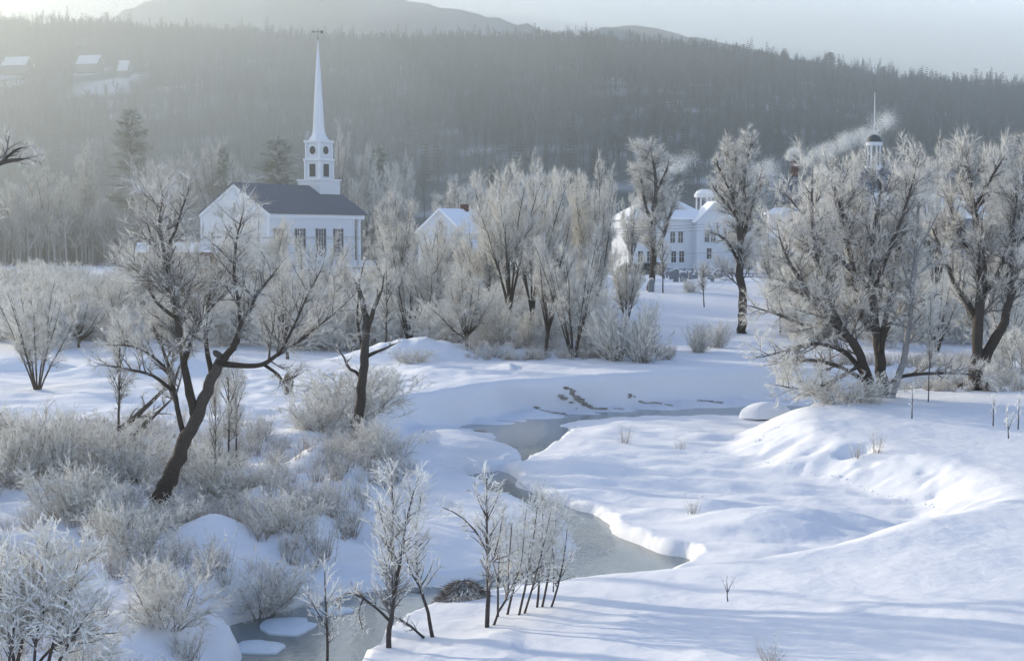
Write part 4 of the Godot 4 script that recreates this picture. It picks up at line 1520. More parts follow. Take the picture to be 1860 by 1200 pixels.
var RIVER := PackedVector2Array([Vector2(-4.79, 28.36), Vector2(-5.36, 29.74), Vector2(-5.97, 31.66), Vector2(-6.51, 33.26), Vector2(-6.94, 34.14), Vector2(-7.29, 34.70), Vector2(-7.50, 35.21), Vector2(-7.54, 35.76), Vector2(-7.45, 36.27), Vector2(-7.25, 36.75), Vector2(-6.95, 37.22), Vector2(-6.55, 37.67), Vector2(-6.11, 38.14), Vector2(-5.61, 38.70), Vector2(-5.07, 39.28), Vector2(-4.50, 39.77), Vector2(-3.89, 40.09), Vector2(-3.26, 40.33), Vector2(-2.69, 40.53), Vector2(-2.24, 40.70), Vector2(-1.85, 40.85), Vector2(-1.44, 41.06), Vector2(-0.97, 41.37), Vector2(-0.47, 41.75), Vector2(0.00, 42.15), Vector2(0.43, 42.54), Vector2(0.83, 42.95), Vector2(1.18, 43.45), Vector2(1.49, 44.08), Vector2(1.74, 44.79), Vector2(1.92, 45.56), Vector2(2.01, 46.41), Vector2(2.04, 47.32), Vector2(1.97, 48.15), Vector2(1.78, 48.79), Vector2(1.49, 49.35), Vector2(1.17, 50.05), Vector2(0.80, 51.01), Vector2(0.40, 52.11), Vector2(0.00, 53.18), Vector2(-0.38, 54.18), Vector2(-0.75, 55.15), Vector2(-1.09, 56.11), Vector2(-1.43, 57.10), Vector2(-1.73, 58.09), Vector2(-1.83, 58.96), Vector2(-1.59, 59.62), Vector2(-1.15, 60.16), Vector2(-0.71, 60.78), Vector2(-0.29, 61.58), Vector2(0.12, 62.46), Vector2(0.37, 63.34), Vector2(0.40, 64.26), Vector2(0.26, 65.19), Vector2(0.00, 65.96), Vector2(-0.51, 66.41), Vector2(-1.15, 66.70), Vector2(-1.56, 67.17), Vector2(-1.54, 68.00), Vector2(-1.30, 69.00), Vector2(-1.08, 69.92), Vector2(-0.93, 70.66), Vector2(-0.81, 71.31), Vector2(-0.84, 71.88), Vector2(-1.12, 72.34), Vector2(-1.55, 72.72), Vector2(-1.93, 73.11), Vector2(-2.25, 73.55), Vector2(-2.52, 74.00), Vector2(-2.53, 74.38), Vector2(-2.20, 74.56), Vector2(-1.61, 74.66), Vector2(-0.87, 75.03), Vector2(0.02, 75.87), Vector2(1.05, 76.96), Vector2(2.11, 77.99), Vector2(3.15, 78.88), Vector2(4.22, 79.71), Vector2(5.29, 80.44), Vector2(6.37, 81.02), Vector2(7.46, 81.51), Vector2(8.56, 81.98), Vector2(9.67, 82.44), Vector2(10.79, 82.89), Vector2(11.92, 83.30), Vector2(13.09, 83.74), Vector2(14.26, 84.14), Vector2(15.34, 84.40), Vector2(15.61, 84.46), Vector2(15.78, 84.37), Vector2(17.90, 84.12), Vector2(23.78, 83.64), Vector2(31.62, 83.01), Vector2(38.00, 82.50), Vector2(41.56, 82.27), Vector2(43.67, 82.16), Vector2(45.00, 82.00), Vector2(45.85, 81.73), Vector2(45.93, 81.40), Vector2(45.00, 81.00), Vector2(43.03, 80.38), Vector2(40.07, 79.68), Vector2(36.00, 79.30), Vector2(29.86, 79.56), Vector2(22.63, 80.13), Vector2(17.12, 80.44), Vector2(14.84, 80.11), Vector2(14.29, 79.51), Vector2(13.79, 79.20), Vector2(12.80, 79.47), Vector2(11.86, 80.02), Vector2(10.89, 80.44), Vector2(9.85, 80.57), Vector2(8.79, 80.57), Vector2(7.78, 80.44), Vector2(6.89, 80.18), Vector2(6.07, 79.79), Vector2(5.21, 79.20), Vector2(4.15, 78.32), Vector2(3.05, 77.24), Vector2(2.36, 76.14), Vector2(2.38, 75.07), Vector2(2.81, 73.97), Vector2(3.11, 72.90), Vector2(3.11, 71.98), Vector2(2.98, 71.10), Vector2(2.71, 69.92), Vector2(2.21, 68.20), Vector2(1.57, 66.19), Vector2(1.00, 64.30), Vector2(0.54, 62.70), Vector2(0.15, 61.22), Vector2(-0.05, 59.79), Vector2(0.03, 58.35), Vector2(0.30, 56.96), Vector2(0.65, 55.74), Vector2(1.07, 54.82), Vector2(1.58, 54.06), Vector2(2.07, 53.18), Vector2(2.54, 52.04), Vector2(3.01, 50.77), Vector2(3.37, 49.56), Vector2(3.56, 48.42), Vector2(3.65, 47.34), Vector2(3.79, 46.39), Vector2(4.05, 45.64), Vector2(4.36, 45.04), Vector2(4.68, 44.52), Vector2(5.07, 44.13), Vector2(5.47, 43.84), Vector2(5.62, 43.45), Vector2(5.41, 42.87), Vector2(4.97, 42.21), Vector2(4.38, 41.60), Vector2(3.61, 41.11), Vector2(2.69, 40.68), Vector2(1.88, 40.27), Vector2(1.28, 39.90), Vector2(0.78, 39.55), Vector2(0.31, 39.21), Vector2(-0.17, 38.89), Vector2(-0.62, 38.58), Vector2(-1.04, 38.20), Vector2(-1.43, 37.79), Vector2(-1.80, 37.32), Vector2(-2.15, 36.65), Vector2(-2.51, 35.71), Vector2(-2.85, 34.57), Vector2(-3.12, 33.26), Vector2(-3.24, 31.55), Vector2(-3.29, 29.68), Vector2(-3.45, 28.36), Vector2(-3.81, 27.81), Vector2(-4.28, 27.81)])
const CLEARINGS := [
	[-213.9, 774.0, 12.5, 16.0],
	[-266.9, 778.0, 8.4, 14.0],
	[-276.3, 806.0, 9.9, 14.0],
	[-236.6, 812.0, 9.4, 14.0],
	[-214.4, 798.0, 4.9, 10.0]
]
const HILL_HOUSES := [
	[-275.7, 806.0, 14.3],
	[-237.2, 812.0, 12.5],
	[-213.3, 794.0, 5.5]
]
var MOUNT_A := [Vector2(-607, 10), Vector2(-501, 167), Vector2(-420, 189), Vector2(-369, 207), Vector2(-353, 220), Vector2(-323, 229), Vector2(-278, 238), Vector2(-217, 244), Vector2(-156, 237), Vector2(-116, 231), Vector2(-86, 226), Vector2(-51, 220), Vector2(-15, 211), Vector2(10, 206), Vector2(35, 199), Vector2(86, 182), Vector2(188, 137), Vector2(342, 10)]
var MOUNT_B := [Vector2(-110, 10), Vector2(-14, 148), Vector2(43, 174), Vector2(62, 185), Vector2(81, 192), Vector2(105, 193), Vector2(124, 190), Vector2(152, 184), Vector2(176, 179), Vector2(197, 174), Vector2(247, 162), Vector2(343, 124), Vector2(465, 10)]
const TREES := [
	["vase0", -0.31, 101.0, 15.17, 3.34, "tall frosted tree with upswept limbs, leftmost of the riverside grove", "frosted_tree"],
	["vase1", 1.27, 104.0, 15.48, 2.80, "tall narrow frosted tree just behind the left end of the grove", "frosted_tree"],
	["vase2", 3.44, 120.0, 15.73, 2.95, "frosted tree with straight upright stems in the middle of the grove", "frosted_tree"],
	["round0", 7.28, 122.0, 17.17, 3.47, "tallest broad rounded frosted tree at the right of the grove", "frosted_tree"],
	["vase1", 2.31, 97.0, 10.19, 2.31, "forked frosted tree at the front edge of the grove", "frosted_tree"],
	["stems0", 4.12, 95.0, 10.91, 2.92, "many-stemmed frosted tree standing at the front right of the grove", "frosted_tree"],
	["round1", -3.06, 97.0, 7.77, 2.84, "small round bushy frosted tree at the left foot of the grove", "frosted_tree"],
	["round0", -9.56, 255.0, 20.91, 6.28, "big pale round-crowned tree behind the white gabled house", "frosted_tree"],
	["vase2", 6.37, 126.0, 15.39, 2.71, "frosted tree with dense upright twigs behind the front right of the grove", "frosted_tree"],
	["round1", -2.17, 135.0, 14.02, 2.91, "rounded frosted tree half hidden behind the left of the grove", "frosted_tree"],
	["vase0", 8.39, 104.0, 9.12, 1.76, "slim frosted tree between the grove and the churchyard elm", "frosted_tree"],
	["vase2", -1.61, 150.0, 15.73, 2.77, "frosted tree with fine twigs behind the left of the grove", "frosted_tree"],
	["stems1", -8.36, 116.0, 11.69, 3.12, "spreading frosted tree with crooked stems left of the white gabled house", "frosted_tree"],
	["round1", -13.54, 170.0, 15.52, 4.05, "cream frosted tree between the church and the gabled house", "frosted_tree"],
	["vase0", -6.45, 112.0, 8.28, 2.24, "low frosted tree below the white gabled house", "frosted_tree"],
	["slender1", -8.09, 170.0, 9.87, 2.22, "frosted tree close in front of the white gabled house", "frosted_tree"],
	["stems0", -3.93, 165.0, 10.63, 2.79, "frosted tree at the right corner of the white gabled house", "frosted_tree"],
	["vase1", -8.05, 150.0, 11.95, 3.00, "upright frosted tree hiding the left corner of the white gabled house", "frosted_tree"],
	["round1", -4.03, 142.0, 11.52, 3.17, "round frosted tree hiding the right half of the white gabled house", "frosted_tree"],
	["vase2", 15.67, 186.0, 15.69, 2.58, "frosted tree screening the left end of the white inn", "frosted_tree"],
	["round0", 30.64, 170.0, 11.95, 3.01, "frosted tree right of the street elm before the mansard house", "frosted_tree"],
	["slender0", -8.84, 100.0, 8.47, 1.54, "slight frosted tree behind the tree with the broken top", "frosted_tree"],
	["vase1", 35.31, 120.0, 17.69, 2.95, "tall frosted tree behind and right of the pale birch", "frosted_tree"],
	["round0", 26.40, 125.0, 16.20, 4.04, "wide frosted tree behind the left of the great riverside tree", "frosted_tree"],
	["vase2", 30.57, 130.0, 17.69, 3.10, "frosted tree below the drifting smoke, behind the great riverside tree", "frosted_tree"],
	["vase0", 38.59, 112.0, 17.86, 2.84, "tall frosted tree behind the forked tree at the right edge", "frosted_tree"],
	["round1", 38.05, 140.0, 15.35, 3.77, "pale frosted tree in front of the domed cupola hall", "frosted_tree"],
	["stems0", 32.54, 94.0, 6.75, 2.24, "low tangled frosted tree right of the forked trunk", "frosted_tree"],
	["stems1", 29.77, 100.0, 8.47, 2.31, "thin many-stemmed frosted tree between the birch and the forked tree", "frosted_tree"],
	["slender1", 22.19, 118.0, 10.45, 1.36, "slim frosted tree right of the tall street elm", "frosted_tree"],
	["slender0", 20.17, 150.0, 7.70, 1.38, "small frosted tree in front of the white inn", "frosted_tree"],
	["slender1", 17.41, 165.0, 10.00, 1.65, "thin frosted tree just right of the churchyard elm", "frosted_tree"],
	["round0", -22.04, 125.0, 12.77, 4.42, "wide frosted tree in front of the church's rear gable", "frosted_tree"],
	["stems1", -16.52, 118.0, 10.68, 2.81, "frosted tree with crossing stems below the church windows", "frosted_tree"],
	["vase1", -15.43, 98.0, 9.06, 1.96, "frosted tree behind the right limbs of the leaning tree", "frosted_tree"],
	["round1", -15.24, 128.0, 8.92, 2.76, "frosted tree below the church portico", "frosted_tree"],
	["stems0", -26.36, 79.0, 8.03, 2.49, "fan-shaped many-stemmed tree on the left snow field", "frosted_tree"],
	["round1", -32.81, 108.0, 6.89, 2.58, "frosted tree with a pale crown behind the left snow field", "frosted_tree"],
	["vase0", -31.22, 112.0, 7.08, 2.07, "frosted tree behind the slender trunk on the left", "frosted_tree"],
	["round0", -33.32, 130.0, 10.50, 3.10, "frosted tree left of the red brick building", "frosted_tree"],
	["vase2", -27.86, 122.0, 10.00, 2.44, "frosted tree right behind the leaning tree's main limb", "frosted_tree"],
	["slender0", -15.28, 55.0, 7.57, 1.02, "dark slender tree standing alone on the left bank", "frosted_tree"],
	["slender1", -9.87, 47.0, 5.84, 0.61, "thin straight young tree right of the leaning trunk", "young_tree"],
	["slender0", -10.39, 52.0, 5.80, 0.76, "left one of the paired thin trees right of the leaning trunk", "young_tree"],
	["slender1", -10.21, 52.5, 5.55, 0.73, "right one of the paired thin trees right of the leaning trunk", "young_tree"],
	["slender1", 20.20, 69.0, 7.62, 0.58, "thin dark whip of a tree between the birch and the forked tree", "young_tree"],
	["round0", -98.28, 430.0, 37.55, 8.60, "hazy round frosted tree on the hill foot above the leaning tree", "hillfoot_tree"],
	["round1", -131.17, 440.0, 38.19, 9.14, "hazy pale tree on the hill foot at the far left", "hillfoot_tree"],
	["vase0", -87.38, 425.0, 37.88, 7.19, "hazy tree left of the steeple's foot", "hillfoot_tree"],
	["vase1", -53.43, 440.0, 43.87, 5.75, "hazy tall tree just right of the steeple's clock stage", "hillfoot_tree"],
	["round1", -44.04, 430.0, 37.55, 6.62, "hazy tree low on the hill right of the steeple", "hillfoot_tree"],
	["round0", -31.31, 420.0, 35.31, 5.82, "hazy round tree alone at the hill foot right of the church", "hillfoot_tree"],
	["vase2", -103.18, 410.0, 31.91, 7.25, "hazy tree at the hill foot below the big pine", "hillfoot_tree"],
	["vase1", -128.54, 400.0, 29.85, 7.08, "hazy upright tree at the hill foot on the far left", "hillfoot_tree"],
	["round1", -74.98, 400.0, 29.85, 6.15, "hazy tree above the church's rear roof", "hillfoot_tree"],
	["vase0", -135.12, 390.0, 24.90, 6.00, "hazy tree at the hill foot on the left edge", "hillfoot_tree"],
	["vase2", -35.19, 400.0, 29.85, 5.85, "hazy tree above the church's portico", "hillfoot_tree"]
]
const CONIFERS := [
	[-113.87, 430.0, 48.31, 6.62, "big hazy white pine on the hill foot left of the church", "pine_tree"],
	[-69.01, 425.0, 39.81, 7.19, "dark hazy pine just left of the steeple", "pine_tree"],
	[-4.25, 300.0, 25.80, 1.38, "small dark spire of spruce above the grove", "spruce_tree"],
	[-84.27, 420.0, 36.91, 2.91, "small hazy pine on the hill foot beside the pale trees", "pine_tree"],
	[222.18, 1010.0, 138.88, 5.44, "single large pine on the ridge line at the right", "pine_tree"],
	[-40.23, 435.0, 37.87, 4.35, "hazy pine right of the steeple on the hill foot", "pine_tree"]
]
const BUSHES := [
	["fluff0", -7.42, 66.00, 2.80, 2.30, "large round cream bush around the foot of the tree with the broken top"],
	["fluff1", -8.42, 63.00, 2.20, 1.50, "frosted bush at the left side of the large round cream bush"],
	["fluff2", -5.17, 58.00, 1.90, 1.30, "frosted bush on the bank edge right of the snow hump"],
	["fluff0", -6.65, 37.08, 1.60, 1.10, "grey frosted bush at the bank foot below the snow pillow"],
	["fluff1", -8.03, 32.65, 1.80, 1.20, "dark frosted bush overhanging the ice at the bank foot"],
	["fluff2", -9.22, 47.49, 2.00, 1.30, "frosted bush right of the leaning tree's foot"],
	["fluff1", -11.62, 50.77, 2.00, 1.30, "pale frosted bush behind the leaning trunk"],
	["fluff0", -13.19, 48.53, 2.20, 1.50, "glowing cream bush left of the leaning trunk"],
	["fluff2", -12.27, 42.05, 1.90, 1.30, "tangled frosted bush between the leaning tree and the nearest bush"],
	["fluff1", -6.71, 42.05, 1.50, 1.00, "low grey bush beside the snow pillow on the bank"],
	["fluff0", -15.99, 49.63, 2.30, 1.60, "wide cream bush on the left bank under thin stems"],
	["fluff2", -10.16, 38.38, 1.80, 1.10, "frosted bush with bent stalks in the middle of the left bank"],
	["fluff1", 16.12, 69.50, 1.80, 2.20, "low frosted bush overhanging the muddy bank under the great tree"],
	["fluff0", 28.58, 86.00, 2.70, 2.20, "sunlit cream bush behind the forked tree's foot"],
	["fluff2", 24.67, 84.00, 2.30, 2.00, "tawny frosted bush between the birch and the forked tree"],
	["fluff1", 31.28, 88.00, 3.10, 2.20, "sunlit frosted bush at the right edge of the terrace"],
	["willow0", 6.82, 93.00, 3.60, 1.60, "upright willow bush with bare stems left of the snow field path"],
	["willow1", 8.52, 92.00, 4.00, 1.70, "upright willow bush with bare stems at the end of the grove"],
	["willow0", -1.13, 98.00, 3.00, 1.30, "willow bush at the foot of the grove's leftmost tree"],
	["willow1", 13.12, 100.00, 2.20, 1.20, "thin willow bush at the edge of the far snow field"],
	["willow0", 14.85, 104.00, 2.00, 1.10, "willow bush right of the thin one at the far snow field"],
	["fluff2", 20.64, 165.00, 1.90, 1.10, "small tawny bush on the slope below the churchyard"],
	["fluff0", 5.37, 96.00, 2.70, 1.40, "frosted bush between the grove's front trees"],
	["willow1", 1.15, 99.00, 2.60, 1.20, "willow bush between the grove's left trees"],
	["fluff1", -6.39, 92.00, 1.20, 1.20, "low frosted brush at the foot of the shovelled bank"],
	["fluff0", -13.25, 42.05, 1.80, 1.20, "frosted bush left of the one with bent stalks"],
	["fluff1", -16.78, 47.49, 3.10, 1.50, "tall cream bush at the left edge of the bank"],
	["willow1", -15.12, 47.49, 2.40, 0.90, "thin upright shrub right of the tall cream bush at the left edge"]
]
const STONES := [
	[22.12, 193.0, 1.70, 0.75, "tall grey headstone standing alone nearest the slope"],
	[23.16, 193.0, 1.25, 0.90, "squat wide headstone behind the tallest one"],
	[27.02, 193.0, 1.00, 0.50, "small headstone low at the right front of the churchyard"],
	[16.16, 166.0, 1.50, 0.70, "grey headstone at the foot of the churchyard elm"],
	[21.87, 206.1, 1.00, 0.41, "small dark headstone, leftmost in the crowded rows before the iron fence"],
	[22.86, 210.9, 1.04, 0.36, "small dark headstone, second from the left in the crowded rows before the iron fence"],
	[22.50, 203.2, 1.16, 0.39, "small dark headstone, third from the left in the crowded rows before the iron fence"],
	[23.21, 206.0, 1.25, 0.42, "small dark headstone, fourth from the left in the crowded rows before the iron fence"],
	[25.00, 213.9, 0.96, 0.45, "small dark headstone, fifth from the left in the crowded rows before the iron fence"],
	[24.27, 205.0, 1.05, 0.48, "small dark headstone, sixth from the left in the crowded rows before the iron fence"],
	[25.73, 209.8, 1.11, 0.45, "small dark headstone, seventh from the left in the crowded rows before the iron fence"],
	[25.39, 203.8, 1.12, 0.44, "small dark headstone, eighth from the left in the crowded rows before the iron fence"],
	[26.25, 206.9, 0.72, 0.48, "small dark headstone, ninth from the left in the crowded rows before the iron fence"],
	[26.94, 209.1, 1.10, 0.48, "small dark headstone, tenth from the left in the crowded rows before the iron fence"],
	[28.32, 212.3, 1.21, 0.41, "small dark headstone, tenth from the right in the crowded rows before the iron fence"],
	[28.80, 213.4, 0.94, 0.49, "small dark headstone, ninth from the right in the crowded rows before the iron fence"],
	[29.18, 214.4, 0.75, 0.37, "small dark headstone, eighth from the right in the crowded rows before the iron fence"],
	[28.33, 205.8, 1.23, 0.42, "small dark headstone, seventh from the right in the crowded rows before the iron fence"],
	[29.39, 211.1, 0.87, 0.43, "small dark headstone, sixth from the right in the crowded rows before the iron fence"],
	[29.43, 208.0, 0.89, 0.44, "small dark headstone, fifth from the right in the crowded rows before the iron fence"],
	[30.04, 210.6, 1.20, 0.45, "small dark headstone, fourth from the right in the crowded rows before the iron fence"],
	[30.93, 215.1, 1.17, 0.50, "small dark headstone, third from the right in the crowded rows before the iron fence"],
	[30.69, 211.7, 0.79, 0.48, "small dark headstone, second from the right in the crowded rows before the iron fence"],
	[31.57, 215.5, 1.20, 0.44, "small dark headstone, rightmost in the crowded rows before the iron fence"]
]
var HEROES := [
	{"name": "leaning", "label": "large dark-trunked tree leaning right over the left bank", "x": -11.13, "y": 1.69, "d": 44.5, "style": {"limb_dens": 3.8, "limb_len": 0.56, "needles": 5, "needle": 0.3, "needle_r": 0.0062, "dress_trunk": false, "frost": Color(0.87, 0.855, 0.82), "bark": Color(0.07, 0.058, 0.048), "bare_twigs": 0.22, "wood_r": 0.009}, "limbs": [[Vector4(-0.04, -0.23, 0.00, 0.291), Vector4(0.14, 0.30, 0.00, 0.274), Vector4(0.43, 0.91, 0.00, 0.248), Vector4(0.79, 1.69, 0.00, 0.223), Vector4(1.05, 2.30, 0.00, 0.214), Vector4(1.32, 2.85, 0.00, 0.205), Vector4(1.60, 3.51, 0.00, 0.188), Vector4(1.85, 4.11, 0.00, 0.171), Vector4(2.03, 4.51, 0.00, 0.137), Vector4(1.86, 4.72, 0.00, 0.086)],
			[Vector4(1.18, 2.78, 0.00, 0.154), Vector4(1.09, 3.42, 0.08, 0.137), Vector4(0.96, 4.32, 0.19, 0.120), Vector4(0.86, 5.22, 0.31, 0.103), Vector4(0.75, 5.99, 0.44, 0.094), Vector4(0.63, 7.03, 0.57, 0.079), Vector4(0.49, 7.92, 0.71, 0.062), Vector4(0.40, 8.71, 0.85, 0.041), Vector4(0.53, 9.42, 1.00, 0.022)],
			[Vector4(0.89, 2.04, 0.00, 0.103), Vector4(0.66, 2.73, -0.12, 0.086), Vector4(0.50, 3.51, -0.27, 0.075), Vector4(0.31, 4.23, -0.43, 0.062), Vector4(-0.02, 4.98, -0.61, 0.048), Vector4(-0.32, 5.61, -0.80, 0.031)],
			[Vector4(0.78, 5.83, 0.50, 0.068), Vector4(0.34, 6.09, 0.30, 0.055), Vector4(0.00, 6.38, 0.03, 0.045), Vector4(-0.30, 6.86, -0.26, 0.038), Vector4(-0.67, 7.21, -0.57, 0.027), Vector4(-1.14, 7.50, -0.90, 0.017)],
			[Vector4(0.34, 4.17, 0.00, 0.051), Vector4(-0.03, 4.63, 0.32, 0.041), Vector4(-0.54, 4.96, 0.74, 0.031), Vector4(-1.14, 5.03, 1.20, 0.017)],
			[Vector4(1.99, 4.37, 0.00, 0.137), Vector4(2.38, 4.79, 0.16, 0.120), Vector4(2.59, 5.06, 0.37, 0.103), Vector4(2.82, 5.58, 0.61, 0.079), Vector4(3.11, 6.13, 0.86, 0.062), Vector4(3.46, 6.64, 1.12, 0.045), Vector4(3.95, 7.21, 1.40, 0.024)],
			[Vector4(2.06, 4.37, 0.00, 0.103), Vector4(2.63, 4.29, -0.15, 0.086), Vector4(3.23, 4.30, -0.33, 0.079), Vector4(3.70, 4.58, -0.54, 0.062), Vector4(4.22, 4.89, -0.77, 0.048), Vector4(4.82, 5.37, -1.00, 0.038), Vector4(5.51, 5.92, -1.25, 0.027), Vector4(6.03, 6.43, -1.50, 0.017)],
			[Vector4(3.23, 4.30, -0.70, 0.055), Vector4(3.74, 3.99, -0.38, 0.045), Vector4(4.00, 3.84, 0.04, 0.034), Vector4(4.46, 4.03, 0.50, 0.021)],
			[Vector4(1.78, 3.77, 0.00, 0.094), Vector4(1.62, 4.54, -0.14, 0.079), Vector4(1.49, 5.41, -0.33, 0.065), Vector4(1.58, 6.43, -0.54, 0.051), Vector4(1.76, 7.46, -0.77, 0.038), Vector4(2.05, 8.28, -1.00, 0.021)],
			[Vector4(0.50, 3.54, 0.00, 0.062), Vector4(-0.00, 4.03, 0.43, 0.051), Vector4(-0.55, 4.27, 0.98, 0.038), Vector4(-1.16, 4.46, 1.60, 0.021)],
			[Vector4(2.59, 5.03, 0.20, 0.077), Vector4(2.74, 6.09, 0.54, 0.062), Vector4(2.68, 7.12, 0.98, 0.048), Vector4(2.86, 8.14, 1.47, 0.034), Vector4(3.15, 9.00, 2.00, 0.019)],
			[Vector4(0.95, 4.37, 0.40, 0.077), Vector4(1.29, 5.41, 0.06, 0.058), Vector4(1.67, 6.09, -0.38, 0.045), Vector4(2.23, 6.78, -0.87, 0.034), Vector4(2.59, 7.63, -1.40, 0.021)],
			[Vector4(0.63, 6.95, 0.30, 0.060), Vector4(0.19, 7.77, 0.03, 0.045), Vector4(-0.17, 8.40, -0.31, 0.034), Vector4(-0.47, 9.08, -0.70, 0.017)],
			[Vector4(0.47, 7.89, 0.60, 0.051), Vector4(0.89, 8.49, 0.87, 0.038), Vector4(1.15, 9.08, 1.21, 0.027), Vector4(1.45, 9.64, 1.60, 0.015)],
			[Vector4(3.75, 4.58, -0.40, 0.051), Vector4(4.27, 5.41, 0.00, 0.041), Vector4(4.80, 6.43, 0.52, 0.031), Vector4(5.32, 7.29, 1.10, 0.017)]]},
	{"name": "dead_top", "label": "bare tree with a broken top and short stubby limbs", "x": -6.84, "y": 1.50, "d": 62.0, "style": {"limb_dens": 1.2, "limb_len": 0.3, "needles": 4, "needle": 0.2, "needle_r": 0.008, "dress_trunk": false, "frost": Color(0.87, 0.855, 0.82), "bark": Color(0.07, 0.058, 0.048)}, "limbs": [[Vector4(-0.03, -0.24, 0.00, 0.238), Vector4(0.08, 0.48, 0.00, 0.227), Vector4(0.20, 1.21, 0.00, 0.215), Vector4(0.35, 2.29, 0.00, 0.203), Vector4(0.43, 3.25, 0.00, 0.191), Vector4(0.48, 4.21, 0.00, 0.167), Vector4(0.47, 5.05, 0.00, 0.143), Vector4(0.33, 5.77, 0.00, 0.114), Vector4(0.16, 6.32, 0.00, 0.086), Vector4(-0.07, 6.72, 0.00, 0.052)],
			[Vector4(0.53, 4.33, 0.00, 0.119), Vector4(0.73, 4.98, 0.15, 0.105), Vector4(0.97, 5.65, 0.35, 0.086), Vector4(1.24, 6.20, 0.57, 0.048), Vector4(1.36, 6.84, 0.80, 0.024)],
			[Vector4(0.26, 2.41, 0.00, 0.095), Vector4(0.02, 2.63, -0.15, 0.076), Vector4(-0.29, 2.77, -0.35, 0.062), Vector4(-0.53, 3.20, -0.57, 0.043), Vector4(-0.76, 3.49, -0.80, 0.024)],
			[Vector4(0.53, 3.30, 0.00, 0.095), Vector4(0.86, 3.49, 0.16, 0.076), Vector4(1.29, 3.66, 0.37, 0.057), Vector4(1.82, 3.92, 0.60, 0.029)],
			[Vector4(0.41, 3.49, 0.00, 0.081), Vector4(0.15, 4.45, -0.11, 0.067), Vector4(0.11, 5.41, -0.26, 0.048), Vector4(0.21, 6.60, -0.42, 0.033), Vector4(0.36, 7.32, -0.60, 0.019)]]},
	{"name": "big_right", "label": "great spreading frosted tree on the right river bank", "x": 18.30, "y": 1.95, "d": 71.5, "style": {"limb_dens": 2.5, "limb_len": 0.56, "needles": 5, "needle": 0.3, "needle_r": 0.0078, "dress_trunk": true, "frost": Color(0.89, 0.875, 0.84), "bark": Color(0.07, 0.058, 0.048)}, "limbs": [[Vector4(0.39, -0.22, 0.00, 0.357), Vector4(0.32, 0.61, 0.00, 0.316), Vector4(0.19, 1.72, 0.00, 0.275), Vector4(0.00, 3.10, 0.00, 0.247), Vector4(-0.18, 4.48, 0.00, 0.220), Vector4(-0.32, 6.13, 0.00, 0.179), Vector4(-0.24, 8.05, 0.00, 0.138), Vector4(0.00, 9.70, 0.00, 0.088), Vector4(0.04, 10.79, 0.00, 0.041)],
			[Vector4(-0.22, -0.17, 0.20, 0.302), Vector4(-0.51, 0.89, 0.32, 0.261), Vector4(-0.97, 2.14, 0.48, 0.234), Vector4(-1.60, 3.16, 0.66, 0.206), Vector4(-2.55, 4.07, 0.85, 0.179), Vector4(-3.44, 4.87, 1.05, 0.151), Vector4(-4.28, 6.13, 1.26, 0.110), Vector4(-4.90, 7.18, 1.48, 0.066), Vector4(-5.27, 8.05, 1.70, 0.033)],
			[Vector4(-0.39, 3.38, 0.00, 0.193), Vector4(-0.90, 4.70, -0.17, 0.165), Vector4(-1.21, 6.55, -0.40, 0.138), Vector4(-1.57, 8.60, -0.65, 0.099), Vector4(-2.04, 10.51, -0.92, 0.061), Vector4(-2.30, 11.60, -1.20, 0.028)],
			[Vector4(0.13, 2.27, 0.30, 0.165), Vector4(0.48, 4.48, -0.00, 0.138), Vector4(0.99, 6.68, -0.40, 0.110), Vector4(1.50, 8.60, -0.83, 0.083), Vector4(1.80, 10.38, -1.30, 0.041)],
			[Vector4(-0.63, 1.17, 0.00, 0.138), Vector4(-1.47, 2.14, 0.29, 0.121), Vector4(-2.58, 2.69, 0.67, 0.104), Vector4(-3.69, 2.77, 1.08, 0.088), Vector4(-4.79, 2.50, 1.53, 0.066), Vector4(-6.05, 2.22, 2.00, 0.033)],
			[Vector4(-0.51, 0.75, 0.60, 0.121), Vector4(-1.74, 1.50, 0.20, 0.099), Vector4(-3.26, 1.86, -0.32, 0.083), Vector4(-4.91, 1.61, -0.90, 0.038)],
			[Vector4(0.38, 0.61, 0.00, 0.110), Vector4(1.31, 1.11, 0.28, 0.099), Vector4(2.68, 1.28, 0.65, 0.083), Vector4(4.34, 1.28, 1.06, 0.055), Vector4(4.96, 0.89, 1.50, 0.028)],
			[Vector4(0.13, 2.14, 0.00, 0.121), Vector4(0.77, 3.66, -0.54, 0.099), Vector4(1.85, 4.43, -1.23, 0.083), Vector4(3.44, 5.03, -2.00, 0.044)],
			[Vector4(-1.15, 2.55, 0.00, 0.138), Vector4(-2.33, 4.48, 0.38, 0.110), Vector4(-3.19, 6.68, 0.87, 0.093), Vector4(-3.63, 8.88, 1.42, 0.072), Vector4(-3.79, 10.79, 2.00, 0.038)],
			[Vector4(-1.76, 3.24, 0.20, 0.110), Vector4(-3.28, 3.52, -0.44, 0.088), Vector4(-4.67, 4.07, -1.28, 0.066), Vector4(-5.97, 4.48, -2.20, 0.033)],
			[Vector4(-0.31, 5.58, 0.50, 0.121), Vector4(0.42, 7.78, 1.09, 0.093), Vector4(0.93, 9.97, 1.85, 0.061), Vector4(1.12, 11.60, 2.70, 0.030)],
			[Vector4(-1.12, 6.13, 0.00, 0.110), Vector4(-2.65, 7.78, -0.54, 0.083), Vector4(-3.50, 9.15, -1.23, 0.061), Vector4(-4.33, 10.24, -2.00, 0.033)],
			[Vector4(-0.91, 1.72, 0.50, 0.110), Vector4(-2.56, 0.89, 1.14, 0.083), Vector4(-3.93, 0.61, 1.98, 0.055), Vector4(-5.32, 0.89, 2.90, 0.028)]]},
